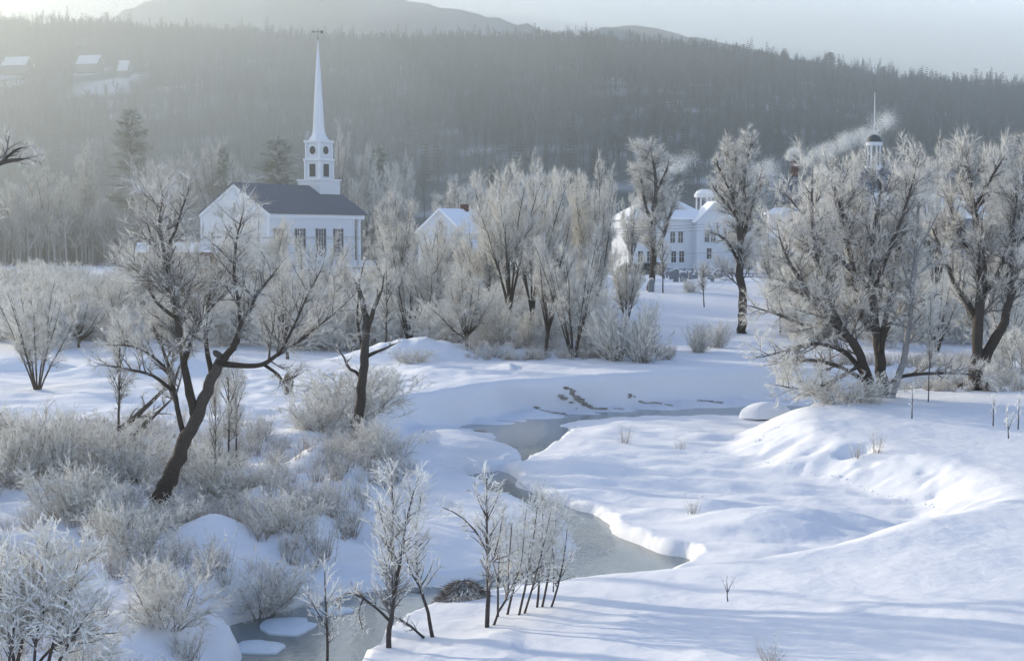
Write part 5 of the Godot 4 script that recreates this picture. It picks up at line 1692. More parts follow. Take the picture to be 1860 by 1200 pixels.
	{"name": "birch", "label": "pale-barked birch leaning right beside the great riverside tree", "x": 19.00, "y": 1.95, "d": 71.0, "style": {"limb_dens": 2.2, "limb_len": 0.42, "needles": 4, "needle": 0.28, "needle_r": 0.01, "dress_trunk": true, "frost": Color(0.89, 0.875, 0.84), "bark": Color(0.42, 0.42, 0.42)}, "limbs": [[Vector4(-0.11, -0.22, 0.00, 0.191), Vector4(0.15, 0.66, 0.00, 0.177), Vector4(0.46, 1.76, 0.00, 0.164), Vector4(0.71, 3.41, 0.00, 0.147), Vector4(0.89, 5.33, 0.00, 0.126), Vector4(1.04, 7.51, 0.00, 0.098), Vector4(1.09, 9.41, 0.00, 0.071), Vector4(1.05, 10.08, 0.00, 0.038)],
			[Vector4(0.71, 3.41, 0.00, 0.071), Vector4(1.51, 4.51, 0.39, 0.055), Vector4(1.74, 5.12, 0.90, 0.027)],
			[Vector4(0.89, 5.33, 0.00, 0.066), Vector4(0.37, 6.96, -0.39, 0.049), Vector4(0.26, 7.58, -0.90, 0.025)],
			[Vector4(1.02, 7.24, 0.00, 0.055), Vector4(1.70, 8.60, 0.39, 0.041), Vector4(1.84, 9.21, 0.90, 0.022)]]},
	{"name": "twin_right", "label": "stout forked tree with a dark trunk at the right edge", "x": 24.58, "y": 1.96, "d": 75.0, "style": {"limb_dens": 2.3, "limb_len": 0.56, "needles": 5, "needle": 0.3, "needle_r": 0.0075, "dress_trunk": true, "frost": Color(0.87, 0.855, 0.82), "bark": Color(0.07, 0.058, 0.048)}, "limbs": [[Vector4(0.00, -0.23, 0.00, 0.519), Vector4(-0.01, 0.52, 0.00, 0.462), Vector4(-0.06, 1.40, 0.00, 0.404), Vector4(-0.05, 2.27, 0.00, 0.288), Vector4(-0.03, 4.29, 0.00, 0.260), Vector4(0.07, 6.32, 0.00, 0.216), Vector4(-0.17, 8.04, 0.00, 0.173), Vector4(-0.50, 9.76, 0.00, 0.127), Vector4(-0.76, 11.48, 0.00, 0.075), Vector4(-0.83, 11.93, 0.00, 0.035)],
			[Vector4(0.20, 1.54, 0.00, 0.288), Vector4(0.64, 2.50, 0.10, 0.260), Vector4(1.20, 3.57, 0.22, 0.231), Vector4(1.38, 5.45, 0.36, 0.202), Vector4(1.45, 7.47, 0.51, 0.159), Vector4(1.75, 9.48, 0.67, 0.115), Vector4(2.05, 11.48, 0.83, 0.069), Vector4(2.09, 12.06, 1.00, 0.035)],
			[Vector4(-0.13, 3.48, 0.00, 0.173), Vector4(-0.56, 4.53, -0.17, 0.156), Vector4(-1.15, 5.45, -0.40, 0.133), Vector4(-1.58, 6.60, -0.65, 0.104), Vector4(-2.01, 7.75, -0.92, 0.075), Vector4(-2.20, 8.40, -1.20, 0.040)],
			[Vector4(0.01, 4.73, 0.00, 0.144), Vector4(0.74, 6.03, 0.28, 0.115), Vector4(1.22, 7.75, 0.65, 0.087), Vector4(1.45, 10.05, 1.06, 0.052), Vector4(1.33, 10.69, 1.50, 0.029)],
			[Vector4(1.47, 4.29, 0.00, 0.144), Vector4(2.13, 5.45, -0.37, 0.115), Vector4(3.10, 6.03, -0.86, 0.087), Vector4(3.61, 6.42, -1.40, 0.040)],
			[Vector4(-0.01, 6.03, 0.00, 0.127), Vector4(-0.80, 7.75, -0.43, 0.098), Vector4(-1.41, 9.76, -0.98, 0.069), Vector4(-1.61, 10.53, -1.60, 0.035)],
			[Vector4(1.52, 6.89, 0.00, 0.115), Vector4(2.46, 8.62, 0.61, 0.087), Vector4(2.83, 9.39, 1.40, 0.040)],
			[Vector4(-0.24, 0.52, 0.00, 0.115), Vector4(-0.76, 0.23, -0.44, 0.087), Vector4(-0.98, -0.00, -1.00, 0.040)],
			[Vector4(-0.55, 9.48, 0.50, 0.098), Vector4(0.11, 11.19, 1.20, 0.069), Vector4(0.30, 11.96, 2.10, 0.035)]]},
	{"name": "street_elm", "label": "tall frosted elm in front of the white inn's gabled wing", "x": 19.17, "y": 2.13, "d": 119.0, "style": {"limb_dens": 2.0, "limb_len": 0.6, "needles": 5, "needle": 0.34, "needle_r": 0.0095, "dress_trunk": true, "frost": Color(0.9, 0.885, 0.85), "bark": Color(0.07, 0.058, 0.048), "bare_twigs": 0.08}, "limbs": [[Vector4(0.00, -0.28, 0.00, 0.412), Vector4(0.03, 1.24, 0.00, 0.366), Vector4(0.06, 2.85, 0.00, 0.339), Vector4(-0.23, 4.68, 0.00, 0.320), Vector4(-0.11, 6.50, 0.00, 0.302), Vector4(-0.22, 8.33, 0.00, 0.293), Vector4(-0.56, 9.69, 0.00, 0.229), Vector4(-0.94, 11.51, 0.00, 0.174), Vector4(-1.32, 13.33, 0.00, 0.119), Vector4(-1.41, 14.24, 0.00, 0.055)],
			[Vector4(-0.23, 8.56, 0.00, 0.229), Vector4(0.07, 10.60, 0.19, 0.183), Vector4(-0.04, 12.87, 0.44, 0.137), Vector4(0.39, 14.91, 0.71, 0.082), Vector4(0.42, 15.52, 1.00, 0.041)],
			[Vector4(-0.17, 7.64, 0.00, 0.183), Vector4(0.54, 9.47, -0.32, 0.156), Vector4(1.15, 11.74, -0.74, 0.110), Vector4(1.31, 12.66, -1.20, 0.055)],
			[Vector4(-0.37, 9.24, 0.00, 0.165), Vector4(-1.30, 10.51, 0.32, 0.128), Vector4(-2.31, 11.51, 0.74, 0.092), Vector4(-2.72, 12.12, 1.20, 0.046)],
			[Vector4(-0.14, 4.91, 0.00, 0.183), Vector4(0.38, 6.96, -0.27, 0.137), Vector4(1.01, 7.87, -0.61, 0.092), Vector4(1.42, 8.28, -1.00, 0.046)],
			[Vector4(-0.24, 5.59, 0.00, 0.137), Vector4(-1.27, 7.42, 0.27, 0.110), Vector4(-2.28, 8.10, 0.61, 0.082), Vector4(-2.69, 8.20, 1.00, 0.041)],
			[Vector4(-0.85, 11.28, 0.00, 0.119), Vector4(-2.05, 13.33, 0.52, 0.092), Vector4(-2.39, 14.14, 1.20, 0.046)],
			[Vector4(-0.03, 11.51, 0.00, 0.128), Vector4(-0.51, 13.78, -0.52, 0.092), Vector4(-0.56, 14.90, -1.20, 0.046)]]},
	{"name": "churchyard_elm", "label": "tall frosted elm at the left end of the churchyard", "x": 16.23, "y": 3.16, "d": 168.0, "style": {"limb_dens": 1.4, "limb_len": 0.64, "needles": 5, "needle": 0.4, "needle_r": 0.012, "dress_trunk": true, "frost": Color(0.9, 0.885, 0.85), "bark": Color(0.07, 0.058, 0.048), "bare_twigs": 0.08}, "limbs": [[Vector4(-0.19, -0.26, 0.00, 0.452), Vector4(0.18, 1.68, 0.00, 0.401), Vector4(0.36, 3.94, 0.00, 0.362), Vector4(0.41, 6.84, 0.00, 0.323), Vector4(0.33, 9.41, 0.00, 0.284), Vector4(0.63, 12.30, 0.00, 0.220), Vector4(0.35, 15.18, 0.00, 0.142), Vector4(0.12, 16.27, 0.00, 0.065)],
			[Vector4(0.49, 4.58, 0.00, 0.284), Vector4(1.31, 6.52, 0.19, 0.246), Vector4(2.07, 8.77, 0.44, 0.194), Vector4(2.70, 11.01, 0.71, 0.129), Vector4(2.98, 11.88, 1.00, 0.065)],
			[Vector4(0.34, 8.12, 0.00, 0.233), Vector4(-0.65, 10.69, -0.37, 0.181), Vector4(-0.92, 13.26, -0.86, 0.129), Vector4(-1.16, 14.55, -1.40, 0.065)],
			[Vector4(0.57, 11.98, 0.00, 0.194), Vector4(1.65, 14.22, 0.70, 0.142), Vector4(1.87, 15.37, 1.60, 0.065)],
			[Vector4(1.94, 8.64, 0.00, 0.155), Vector4(1.54, 11.01, -0.65, 0.116), Vector4(1.48, 12.02, -1.50, 0.058)]]},
	{"name": "edge_tree", "label": "tree beyond the left edge whose limb reaches into view", "x": -19.24, "y": 3.60, "d": 46.0, "style": {"limb_dens": 2.4, "limb_len": 0.42, "needles": 5, "needle": 0.26, "needle_r": 0.008, "dress_trunk": false, "frost": Color(0.87, 0.855, 0.82), "bark": Color(0.07, 0.058, 0.048)}, "limbs": [[Vector4(-0.05, -1.98, 0.00, 0.318), Vector4(0.01, 0.54, 0.00, 0.283), Vector4(0.17, 3.04, 0.00, 0.248), Vector4(0.33, 5.52, 0.00, 0.195), Vector4(0.41, 8.68, 0.00, 0.124), Vector4(0.36, 9.86, 0.00, 0.053)],
			[Vector4(0.34, 5.87, 0.00, 0.142), Vector4(1.25, 7.10, 0.00, 0.124), Vector4(2.16, 8.33, 0.00, 0.097), Vector4(2.88, 8.75, 0.00, 0.078), Vector4(3.41, 8.86, 0.00, 0.053), Vector4(3.66, 8.89, 0.00, 0.025)],
			[Vector4(2.88, 8.75, 0.00, 0.053), Vector4(3.27, 9.17, -0.26, 0.039), Vector4(3.46, 9.28, -0.60, 0.021)],
			[Vector4(0.20, 4.10, 0.00, 0.124), Vector4(1.20, 5.16, 0.15, 0.088), Vector4(2.11, 6.22, 0.35, 0.064), Vector4(2.83, 6.93, 0.57, 0.042), Vector4(2.98, 7.09, 0.80, 0.021)],
			[Vector4(0.18, 3.39, 0.00, 0.124), Vector4(1.00, 4.10, 0.27, 0.088), Vector4(1.90, 4.81, 0.61, 0.053), Vector4(2.26, 4.93, 1.00, 0.025)],
			[Vector4(0.35, 6.58, 0.00, 0.142), Vector4(-0.66, 8.16, -0.87, 0.088), Vector4(-1.12, 8.79, -2.00, 0.035)],
			[Vector4(0.39, 7.81, 0.00, 0.106), Vector4(1.14, 9.56, 0.87, 0.071), Vector4(1.32, 10.34, 2.00, 0.035)]]},
	{"name": "sapling_a", "label": "tallest near sapling, forked, with a drooping frosted side branch", "x": -2.75, "y": 0.56, "d": 31.2, "style": {"limb_dens": 12, "limb_len": 0.32, "needles": 8, "needle": 0.09, "needle_r": 0.0068, "dress_trunk": true, "frost": Color(0.94, 0.935, 0.92), "bark": Color(0.1, 0.085, 0.08), "first": 1, "dens": [0.0, 9.0, 4.0, 2.0], "lift": 0.05, "wood_r": 0.012, "needle_spread": 0.7, "limb_from": 0.28, "bare_twigs": 0.05}, "limbs": [[Vector4(-0.01, -0.31, 0.00, 0.066), Vector4(0.02, 0.56, 0.00, 0.060), Vector4(0.09, 1.15, 0.00, 0.053), Vector4(0.14, 1.60, 0.00, 0.043), Vector4(0.10, 2.41, 0.00, 0.031), Vector4(0.12, 3.39, 0.00, 0.022), Vector4(0.10, 4.23, 0.00, 0.011)],
			[Vector4(0.14, 1.55, 0.00, 0.036), Vector4(0.29, 2.29, 0.09, 0.029), Vector4(0.42, 3.15, 0.22, 0.022), Vector4(0.59, 3.82, 0.35, 0.014), Vector4(0.74, 4.27, 0.50, 0.008)],
			[Vector4(0.05, 0.95, 0.00, 0.036), Vector4(-0.27, 1.23, -0.08, 0.029), Vector4(-0.64, 1.47, -0.17, 0.024), Vector4(-0.95, 1.50, -0.28, 0.018), Vector4(-1.22, 1.28, -0.40, 0.011)],
			[Vector4(0.27, 2.16, 0.00, 0.019), Vector4(-0.04, 3.03, 0.17, 0.014), Vector4(-0.16, 3.70, 0.40, 0.008)],
			[Vector4(-0.54, 1.45, 0.00, 0.019), Vector4(-0.66, 1.12, -0.13, 0.014), Vector4(-0.59, 0.68, -0.30, 0.010)]]},
	{"name": "sapling_b", "label": "near sapling leaning left beside the tallest one", "x": -1.83, "y": 0.90, "d": 32.3, "style": {"limb_dens": 12, "limb_len": 0.32, "needles": 8, "needle": 0.09, "needle_r": 0.0068, "dress_trunk": true, "frost": Color(0.94, 0.935, 0.92), "bark": Color(0.1, 0.085, 0.08), "first": 1, "dens": [0.0, 9.0, 4.0, 2.0], "lift": 0.05, "wood_r": 0.012, "needle_spread": 0.7, "limb_from": 0.28, "bare_twigs": 0.05}, "limbs": [[Vector4(0.01, -0.10, 0.00, 0.045), Vector4(-0.09, 0.51, 0.00, 0.040), Vector4(-0.25, 1.05, 0.00, 0.032), Vector4(-0.35, 1.69, 0.00, 0.025), Vector4(-0.36, 2.45, 0.00, 0.017), Vector4(-0.23, 3.28, 0.00, 0.010)],
			[Vector4(-0.24, 1.02, 0.00, 0.020), Vector4(-0.50, 1.56, 0.13, 0.015), Vector4(-0.62, 2.13, 0.30, 0.009)],
			[Vector4(-0.19, -0.05, 0.10, 0.032), Vector4(-0.50, 0.23, 0.10, 0.029), Vector4(-0.77, 0.40, 0.10, 0.022)]]},
	{"name": "sapling_c", "label": "straight near sapling with a feathered tip", "x": -0.58, "y": 0.76, "d": 33.0, "style": {"limb_dens": 11, "limb_len": 0.3, "needles": 8, "needle": 0.08, "needle_r": 0.0065, "dress_trunk": true, "frost": Color(0.94, 0.935, 0.92), "bark": Color(0.1, 0.085, 0.08), "first": 1, "dens": [0.0, 9.0, 4.0, 2.0], "lift": 0.05, "wood_r": 0.012, "needle_spread": 0.7, "limb_from": 0.28, "bare_twigs": 0.05}, "limbs": [[Vector4(-0.01, -0.13, 0.00, 0.058), Vector4(0.03, 0.89, 0.00, 0.048), Vector4(0.00, 1.80, 0.00, 0.036), Vector4(-0.01, 2.84, 0.00, 0.023), Vector4(-0.01, 3.64, 0.00, 0.010)],
			[Vector4(0.00, 1.93, 0.00, 0.025), Vector4(-0.29, 2.43, 0.08, 0.020), Vector4(-0.68, 2.82, 0.18, 0.015), Vector4(-1.01, 3.00, 0.30, 0.009)],
			[Vector4(0.01, 1.41, 0.00, 0.020), Vector4(0.26, 2.13, -0.13, 0.015), Vector4(0.35, 2.71, -0.30, 0.009)],
			[Vector4(-0.01, 2.71, 0.00, 0.013), Vector4(-0.21, 3.16, 0.09, 0.010), Vector4(-0.29, 3.59, 0.20, 0.006)],
			[Vector4(0.00, 2.65, 0.00, 0.013), Vector4(0.20, 3.07, -0.09, 0.010), Vector4(0.32, 3.42, -0.20, 0.006)]]},
	{"name": "sapling_d", "label": "bent near sapling rising right from the feathered one's foot", "x": -0.48, "y": 0.84, "d": 33.1, "style": {"limb_dens": 12, "limb_len": 0.32, "needles": 8, "needle": 0.09, "needle_r": 0.0068, "dress_trunk": true, "frost": Color(0.94, 0.935, 0.92), "bark": Color(0.1, 0.085, 0.08), "first": 1, "dens": [0.0, 9.0, 4.0, 2.0], "lift": 0.05, "wood_r": 0.012, "needle_spread": 0.7, "limb_from": 0.28, "bare_twigs": 0.05}, "limbs": [[Vector4(-0.01, -0.13, 0.00, 0.033), Vector4(0.17, 0.39, 0.00, 0.028), Vector4(0.38, 0.79, 0.00, 0.023), Vector4(0.41, 1.57, 0.00, 0.017), Vector4(0.48, 2.48, 0.00, 0.009)],
			[Vector4(0.38, 0.81, 0.00, 0.018), Vector4(0.67, 1.44, 0.13, 0.013), Vector4(0.76, 2.22, 0.30, 0.008)]]},
	{"name": "sapling_e", "label": "thin near sapling, leftmost of the frosted clump", "x": -0.32, "y": 0.79, "d": 34.0, "style": {"limb_dens": 12, "limb_len": 0.32, "needles": 8, "needle": 0.09, "needle_r": 0.0068, "dress_trunk": true, "frost": Color(0.94, 0.935, 0.92), "bark": Color(0.1, 0.085, 0.08), "first": 1, "dens": [0.0, 9.0, 4.0, 2.0], "lift": 0.05, "wood_r": 0.012, "needle_spread": 0.7, "limb_from": 0.28, "bare_twigs": 0.05}, "limbs": [[Vector4(-0.01, -0.04, 0.00, 0.031), Vector4(-0.02, 0.63, 0.00, 0.025), Vector4(0.00, 1.29, 0.00, 0.019), Vector4(0.05, 1.96, 0.00, 0.013), Vector4(0.12, 2.62, 0.00, 0.006)],
			[Vector4(0.03, 0.88, 0.00, 0.016), Vector4(-0.07, 1.18, 0.06, 0.013), Vector4(-0.14, 1.48, 0.13, 0.009), Vector4(-0.19, 1.78, 0.21, 0.006), Vector4(-0.21, 2.08, 0.30, 0.003)]]},
	{"name": "sapling_f", "label": "second near sapling of the frosted clump", "x": -0.13, "y": 0.78, "d": 34.2, "style": {"limb_dens": 12, "limb_len": 0.32, "needles": 8, "needle": 0.09, "needle_r": 0.0068, "dress_trunk": true, "frost": Color(0.94, 0.935, 0.92), "bark": Color(0.1, 0.085, 0.08), "first": 1, "dens": [0.0, 9.0, 4.0, 2.0], "lift": 0.05, "wood_r": 0.012, "needle_spread": 0.7, "limb_from": 0.28, "bare_twigs": 0.05}, "limbs": [[Vector4(-0.01, -0.05, 0.00, 0.032), Vector4(0.15, 0.63, 0.00, 0.025), Vector4(0.29, 1.31, 0.00, 0.019), Vector4(0.40, 1.98, 0.00, 0.013), Vector4(0.48, 2.66, 0.00, 0.006)],
			[Vector4(0.13, 0.97, 0.00, 0.016), Vector4(0.06, 1.28, 0.06, 0.013), Vector4(0.01, 1.58, 0.13, 0.009), Vector4(-0.01, 1.89, 0.21, 0.006), Vector4(0.00, 2.19, 0.30, 0.003)]]},
	{"name": "sapling_g", "label": "third near sapling of the frosted clump", "x": 0.16, "y": 0.80, "d": 33.9, "style": {"limb_dens": 12, "limb_len": 0.32, "needles": 8, "needle": 0.09, "needle_r": 0.0068, "dress_trunk": true, "frost": Color(0.94, 0.935, 0.92), "bark": Color(0.1, 0.085, 0.08), "first": 1, "dens": [0.0, 9.0, 4.0, 2.0], "lift": 0.05, "wood_r": 0.012, "needle_spread": 0.7, "limb_from": 0.28, "bare_twigs": 0.05}, "limbs": [[Vector4(-0.03, -0.05, 0.00, 0.034), Vector4(0.14, 0.71, 0.00, 0.027), Vector4(0.28, 1.48, 0.00, 0.020), Vector4(0.39, 2.24, 0.00, 0.014), Vector4(0.47, 3.00, 0.00, 0.007)],
			[Vector4(0.13, 1.02, 0.00, 0.016), Vector4(0.05, 1.34, 0.06, 0.013), Vector4(-0.00, 1.66, 0.13, 0.009), Vector4(-0.03, 1.97, 0.21, 0.006), Vector4(-0.03, 2.29, 0.30, 0.003)]]},
	{"name": "sapling_h", "label": "fourth near sapling of the frosted clump, leaning right", "x": 0.27, "y": 0.80, "d": 34.0, "style": {"limb_dens": 12, "limb_len": 0.32, "needles": 8, "needle": 0.09, "needle_r": 0.0068, "dress_trunk": true, "frost": Color(0.94, 0.935, 0.92), "bark": Color(0.1, 0.085, 0.08), "first": 1, "dens": [0.0, 9.0, 4.0, 2.0], "lift": 0.05, "wood_r": 0.012, "needle_spread": 0.7, "limb_from": 0.28, "bare_twigs": 0.05}, "limbs": [[Vector4(-0.03, -0.05, 0.00, 0.031), Vector4(0.18, 0.61, 0.00, 0.025), Vector4(0.36, 1.28, 0.00, 0.019), Vector4(0.52, 1.94, 0.00, 0.013), Vector4(0.66, 2.60, 0.00, 0.006)],
			[Vector4(0.26, 1.13, 0.00, 0.016), Vector4(0.44, 1.38, -0.06, 0.013), Vector4(0.58, 1.63, -0.13, 0.009), Vector4(0.70, 1.88, -0.21, 0.006), Vector4(0.79, 2.14, -0.30, 0.003)]]},
	{"name": "sapling_i", "label": "fifth near sapling, the tallest in the middle of the clump", "x": 0.61, "y": 0.83, "d": 34.6, "style": {"limb_dens": 12, "limb_len": 0.32, "needles": 8, "needle": 0.09, "needle_r": 0.0068, "dress_trunk": true, "frost": Color(0.94, 0.935, 0.92), "bark": Color(0.1, 0.085, 0.08), "first": 1, "dens": [0.0, 9.0, 4.0, 2.0], "lift": 0.05, "wood_r": 0.012, "needle_spread": 0.7, "limb_from": 0.28, "bare_twigs": 0.05}, "limbs": [[Vector4(-0.01, -0.05, 0.00, 0.032), Vector4(0.06, 0.70, 0.00, 0.026), Vector4(0.11, 1.44, 0.00, 0.019), Vector4(0.14, 2.19, 0.00, 0.013), Vector4(0.13, 2.93, 0.00, 0.006)],
			[Vector4(0.07, 1.09, 0.00, 0.016), Vector4(0.19, 1.38, -0.06, 0.013), Vector4(0.29, 1.67, -0.13, 0.010), Vector4(0.36, 1.96, -0.21, 0.006), Vector4(0.40, 2.25, -0.30, 0.003)]]},
	{"name": "sapling_j", "label": "sixth near sapling of the frosted clump", "x": 0.72, "y": 0.83, "d": 34.6, "style": {"limb_dens": 12, "limb_len": 0.32, "needles": 8, "needle": 0.09, "needle_r": 0.0068, "dress_trunk": true, "frost": Color(0.94, 0.935, 0.92), "bark": Color(0.1, 0.085, 0.08), "first": 1, "dens": [0.0, 9.0, 4.0, 2.0], "lift": 0.05, "wood_r": 0.012, "needle_spread": 0.7, "limb_from": 0.28, "bare_twigs": 0.05}, "limbs": [[Vector4(-0.01, -0.05, 0.00, 0.032), Vector4(0.13, 0.63, 0.00, 0.026), Vector4(0.24, 1.31, 0.00, 0.019), Vector4(0.33, 1.98, 0.00, 0.013), Vector4(0.39, 2.66, 0.00, 0.006)],
			[Vector4(0.09, 0.96, 0.00, 0.016), Vector4(-0.01, 1.25, 0.06, 0.013), Vector4(-0.08, 1.54, 0.13, 0.010), Vector4(-0.13, 1.83, 0.21, 0.006), Vector4(-0.15, 2.12, 0.30, 0.003)]]},
	{"name": "sapling_k", "label": "rightmost near sapling of the frosted clump", "x": 0.92, "y": 0.83, "d": 34.5, "style": {"limb_dens": 12, "limb_len": 0.32, "needles": 8, "needle": 0.09, "needle_r": 0.0068, "dress_trunk": true, "frost": Color(0.94, 0.935, 0.92), "bark": Color(0.1, 0.085, 0.08), "first": 1, "dens": [0.0, 9.0, 4.0, 2.0], "lift": 0.05, "wood_r": 0.012, "needle_spread": 0.7, "limb_from": 0.28, "bare_twigs": 0.05}, "limbs": [[Vector4(-0.01, -0.05, 0.00, 0.032), Vector4(0.16, 0.50, 0.00, 0.025), Vector4(0.29, 1.04, 0.00, 0.019), Vector4(0.38, 1.59, 0.00, 0.013), Vector4(0.43, 2.14, 0.00, 0.006)],
			[Vector4(0.16, 0.71, 0.00, 0.016), Vector4(0.31, 0.91, -0.06, 0.013), Vector4(0.43, 1.12, -0.13, 0.010), Vector4(0.52, 1.32, -0.21, 0.006), Vector4(0.59, 1.53, -0.30, 0.003)],
			[Vector4(0.09, 0.51, 0.00, 0.016), Vector4(0.10, 0.90, 0.06, 0.013), Vector4(0.09, 1.29, 0.13, 0.010), Vector4(0.06, 1.68, 0.21, 0.006), Vector4(0.02, 2.07, 0.30, 0.003)]]},
	{"name": "sapling_l", "label": "small sapling standing in front of the near pool", "x": -4.08, "y": 0.62, "d": 31.0, "style": {"limb_dens": 8, "limb_len": 0.3, "needles": 6, "needle": 0.08, "needle_r": 0.0065, "dress_trunk": true, "frost": Color(0.94, 0.935, 0.92), "bark": Color(0.1, 0.085, 0.08), "first": 1, "dens": [0.0, 9.0, 4.0, 2.0], "lift": 0.05, "wood_r": 0.012, "needle_spread": 0.7, "limb_from": 0.28, "bare_twigs": 0.05}, "limbs": [[Vector4(-0.00, -0.25, 0.00, 0.033), Vector4(0.02, 0.68, 0.00, 0.029), Vector4(-0.02, 1.35, 0.00, 0.021), Vector4(-0.03, 2.09, 0.00, 0.010)],
			[Vector4(0.01, 0.80, 0.00, 0.014), Vector4(-0.26, 1.29, 0.09, 0.011), Vector4(-0.40, 1.60, 0.20, 0.006)],
			[Vector4(-0.01, 0.55, 0.00, 0.016), Vector4(0.20, 0.92, -0.09, 0.012), Vector4(0.30, 1.42, -0.20, 0.006)]]},
	{"name": "sapling_m", "label": "tiny forked sapling alone on the near snow slope", "x": 4.82, "y": 1.95, "d": 31.5, "style": {"limb_dens": 4, "limb_len": 0.2, "needles": 3, "needle": 0.05, "needle_r": 0.005, "dress_trunk": true, "frost": Color(0.94, 0.935, 0.92), "bark": Color(0.1, 0.085, 0.08), "first": 1, "dens": [0.0, 9.0, 4.0, 2.0], "lift": 0.05, "wood_r": 0.012, "needle_spread": 0.7, "limb_from": 0.28, "bare_twigs": 0.05}, "limbs": [[Vector4(0.00, -0.07, 0.00, 0.015), Vector4(-0.01, 0.06, 0.00, 0.012), Vector4(-0.01, 0.20, 0.00, 0.009), Vector4(-0.02, 0.34, 0.00, 0.006), Vector4(-0.03, 0.47, 0.00, 0.003)],
			[Vector4(-0.00, 0.14, 0.00, 0.010), Vector4(0.03, 0.22, 0.02, 0.008), Vector4(0.06, 0.31, 0.04, 0.006), Vector4(0.10, 0.39, 0.07, 0.004), Vector4(0.13, 0.47, 0.10, 0.002)],
			[Vector4(-0.00, 0.10, 0.00, 0.008), Vector4(-0.03, 0.18, -0.02, 0.007), Vector4(-0.06, 0.26, -0.04, 0.005), Vector4(-0.10, 0.34, -0.07, 0.003), Vector4(-0.13, 0.42, -0.10, 0.002)]]},
	{"name": "sapling_n", "label": "frosted stalk standing alone on the right terrace", "x": 16.18, "y": 2.76, "d": 57.5, "style": {"limb_dens": 5, "limb_len": 0.22, "needles": 6, "needle": 0.07, "needle_r": 0.009, "dress_trunk": true, "frost": Color(0.94, 0.935, 0.92), "bark": Color(0.1, 0.085, 0.08), "first": 1, "dens": [0.0, 9.0, 4.0, 2.0], "lift": 0.05, "wood_r": 0.012, "needle_spread": 0.7, "limb_from": 0.28, "bare_twigs": 0.05}, "limbs": [[Vector4(0.00, -0.09, 0.00, 0.027), Vector4(0.00, 0.25, 0.00, 0.021), Vector4(0.00, 0.58, 0.00, 0.016), Vector4(-0.00, 0.92, 0.00, 0.011), Vector4(-0.00, 1.25, 0.00, 0.005)]]},
	{"name": "sapling_o", "label": "feathery frosted stalk on the right terrace, left of three", "x": 18.29, "y": 2.91, "d": 54.0, "style": {"limb_dens": 12, "limb_len": 0.2, "needles": 7, "needle": 0.07, "needle_r": 0.009, "dress_trunk": true, "frost": Color(0.94, 0.935, 0.92), "bark": Color(0.1, 0.085, 0.08), "first": 1, "dens": [0.0, 9.0, 4.0, 2.0], "lift": 0.05, "wood_r": 0.012, "needle_spread": 0.7, "limb_from": 0.28, "bare_twigs": 0.05}, "limbs": [[Vector4(0.00, -0.08, 0.00, 0.027), Vector4(0.00, 0.19, 0.00, 0.022), Vector4(0.00, 0.46, 0.00, 0.016), Vector4(-0.00, 0.74, 0.00, 0.011), Vector4(-0.00, 1.01, 0.00, 0.005)]]},
	{"name": "sapling_p", "label": "feathery frosted plant on the right terrace, middle of three", "x": 17.99, "y": 2.79, "d": 51.5, "style": {"limb_dens": 12, "limb_len": 0.2, "needles": 7, "needle": 0.07, "needle_r": 0.009, "dress_trunk": true, "frost": Color(0.94, 0.935, 0.92), "bark": Color(0.1, 0.085, 0.08), "first": 1, "dens": [0.0, 9.0, 4.0, 2.0], "lift": 0.05, "wood_r": 0.012, "needle_spread": 0.7, "limb_from": 0.28, "bare_twigs": 0.05}, "limbs": [[Vector4(0.02, -0.08, 0.00, 0.024), Vector4(0.00, 0.19, 0.00, 0.019), Vector4(-0.02, 0.46, 0.00, 0.014), Vector4(-0.04, 0.73, 0.00, 0.010), Vector4(-0.06, 1.00, 0.00, 0.005)],
			[Vector4(0.01, 0.24, 0.00, 0.016), Vector4(0.06, 0.39, 0.02, 0.013), Vector4(0.10, 0.54, 0.04, 0.010), Vector4(0.14, 0.69, 0.07, 0.006), Vector4(0.18, 0.84, 0.10, 0.003)]]},
	{"name": "sapling_q", "label": "feathery frosted stalk on the right terrace, right of three", "x": 19.06, "y": 2.85, "d": 53.5, "style": {"limb_dens": 12, "limb_len": 0.2, "needles": 7, "needle": 0.07, "needle_r": 0.009, "dress_trunk": true, "frost": Color(0.94, 0.935, 0.92), "bark": Color(0.1, 0.085, 0.08), "first": 1, "dens": [0.0, 9.0, 4.0, 2.0], "lift": 0.05, "wood_r": 0.012, "needle_spread": 0.7, "limb_from": 0.28, "bare_twigs": 0.05}, "limbs": [[Vector4(0.00, -0.08, 0.00, 0.027), Vector4(0.01, 0.23, 0.00, 0.021), Vector4(0.01, 0.54, 0.00, 0.016), Vector4(0.01, 0.85, 0.00, 0.011), Vector4(0.01, 1.17, 0.00, 0.005)]]},
	{"name": "near_bush", "label": "nearest bush at the lower left corner, thickly coated with frost", "x": -9.30, "y": 1.72, "d": 27.0, "style": {"limb_dens": 17, "limb_len": 0.5, "needles": 10, "needle": 0.1, "needle_r": 0.011, "dress_trunk": true, "frost": Color(0.94, 0.935, 0.92), "bark": Color(0.1, 0.085, 0.08), "first": 1, "dens": [0.0, 9.0, 4.0, 2.0], "lift": 0.05, "wood_r": 0.012, "needle_spread": 0.7, "limb_from": 0.28, "bare_twigs": 0.05}, "limbs": [[Vector4(-0.27, -0.16, 0.00, 0.042), Vector4(-0.09, 0.59, 0.00, 0.035), Vector4(0.11, 1.34, 0.00, 0.027), Vector4(0.30, 1.87, 0.00, 0.019), Vector4(0.42, 2.46, 0.00, 0.009)],
			[Vector4(-0.22, -0.16, 0.00, 0.037), Vector4(-0.32, 0.81, 0.16, 0.029), Vector4(-0.41, 1.66, 0.37, 0.021), Vector4(-0.43, 2.30, 0.60, 0.009)],
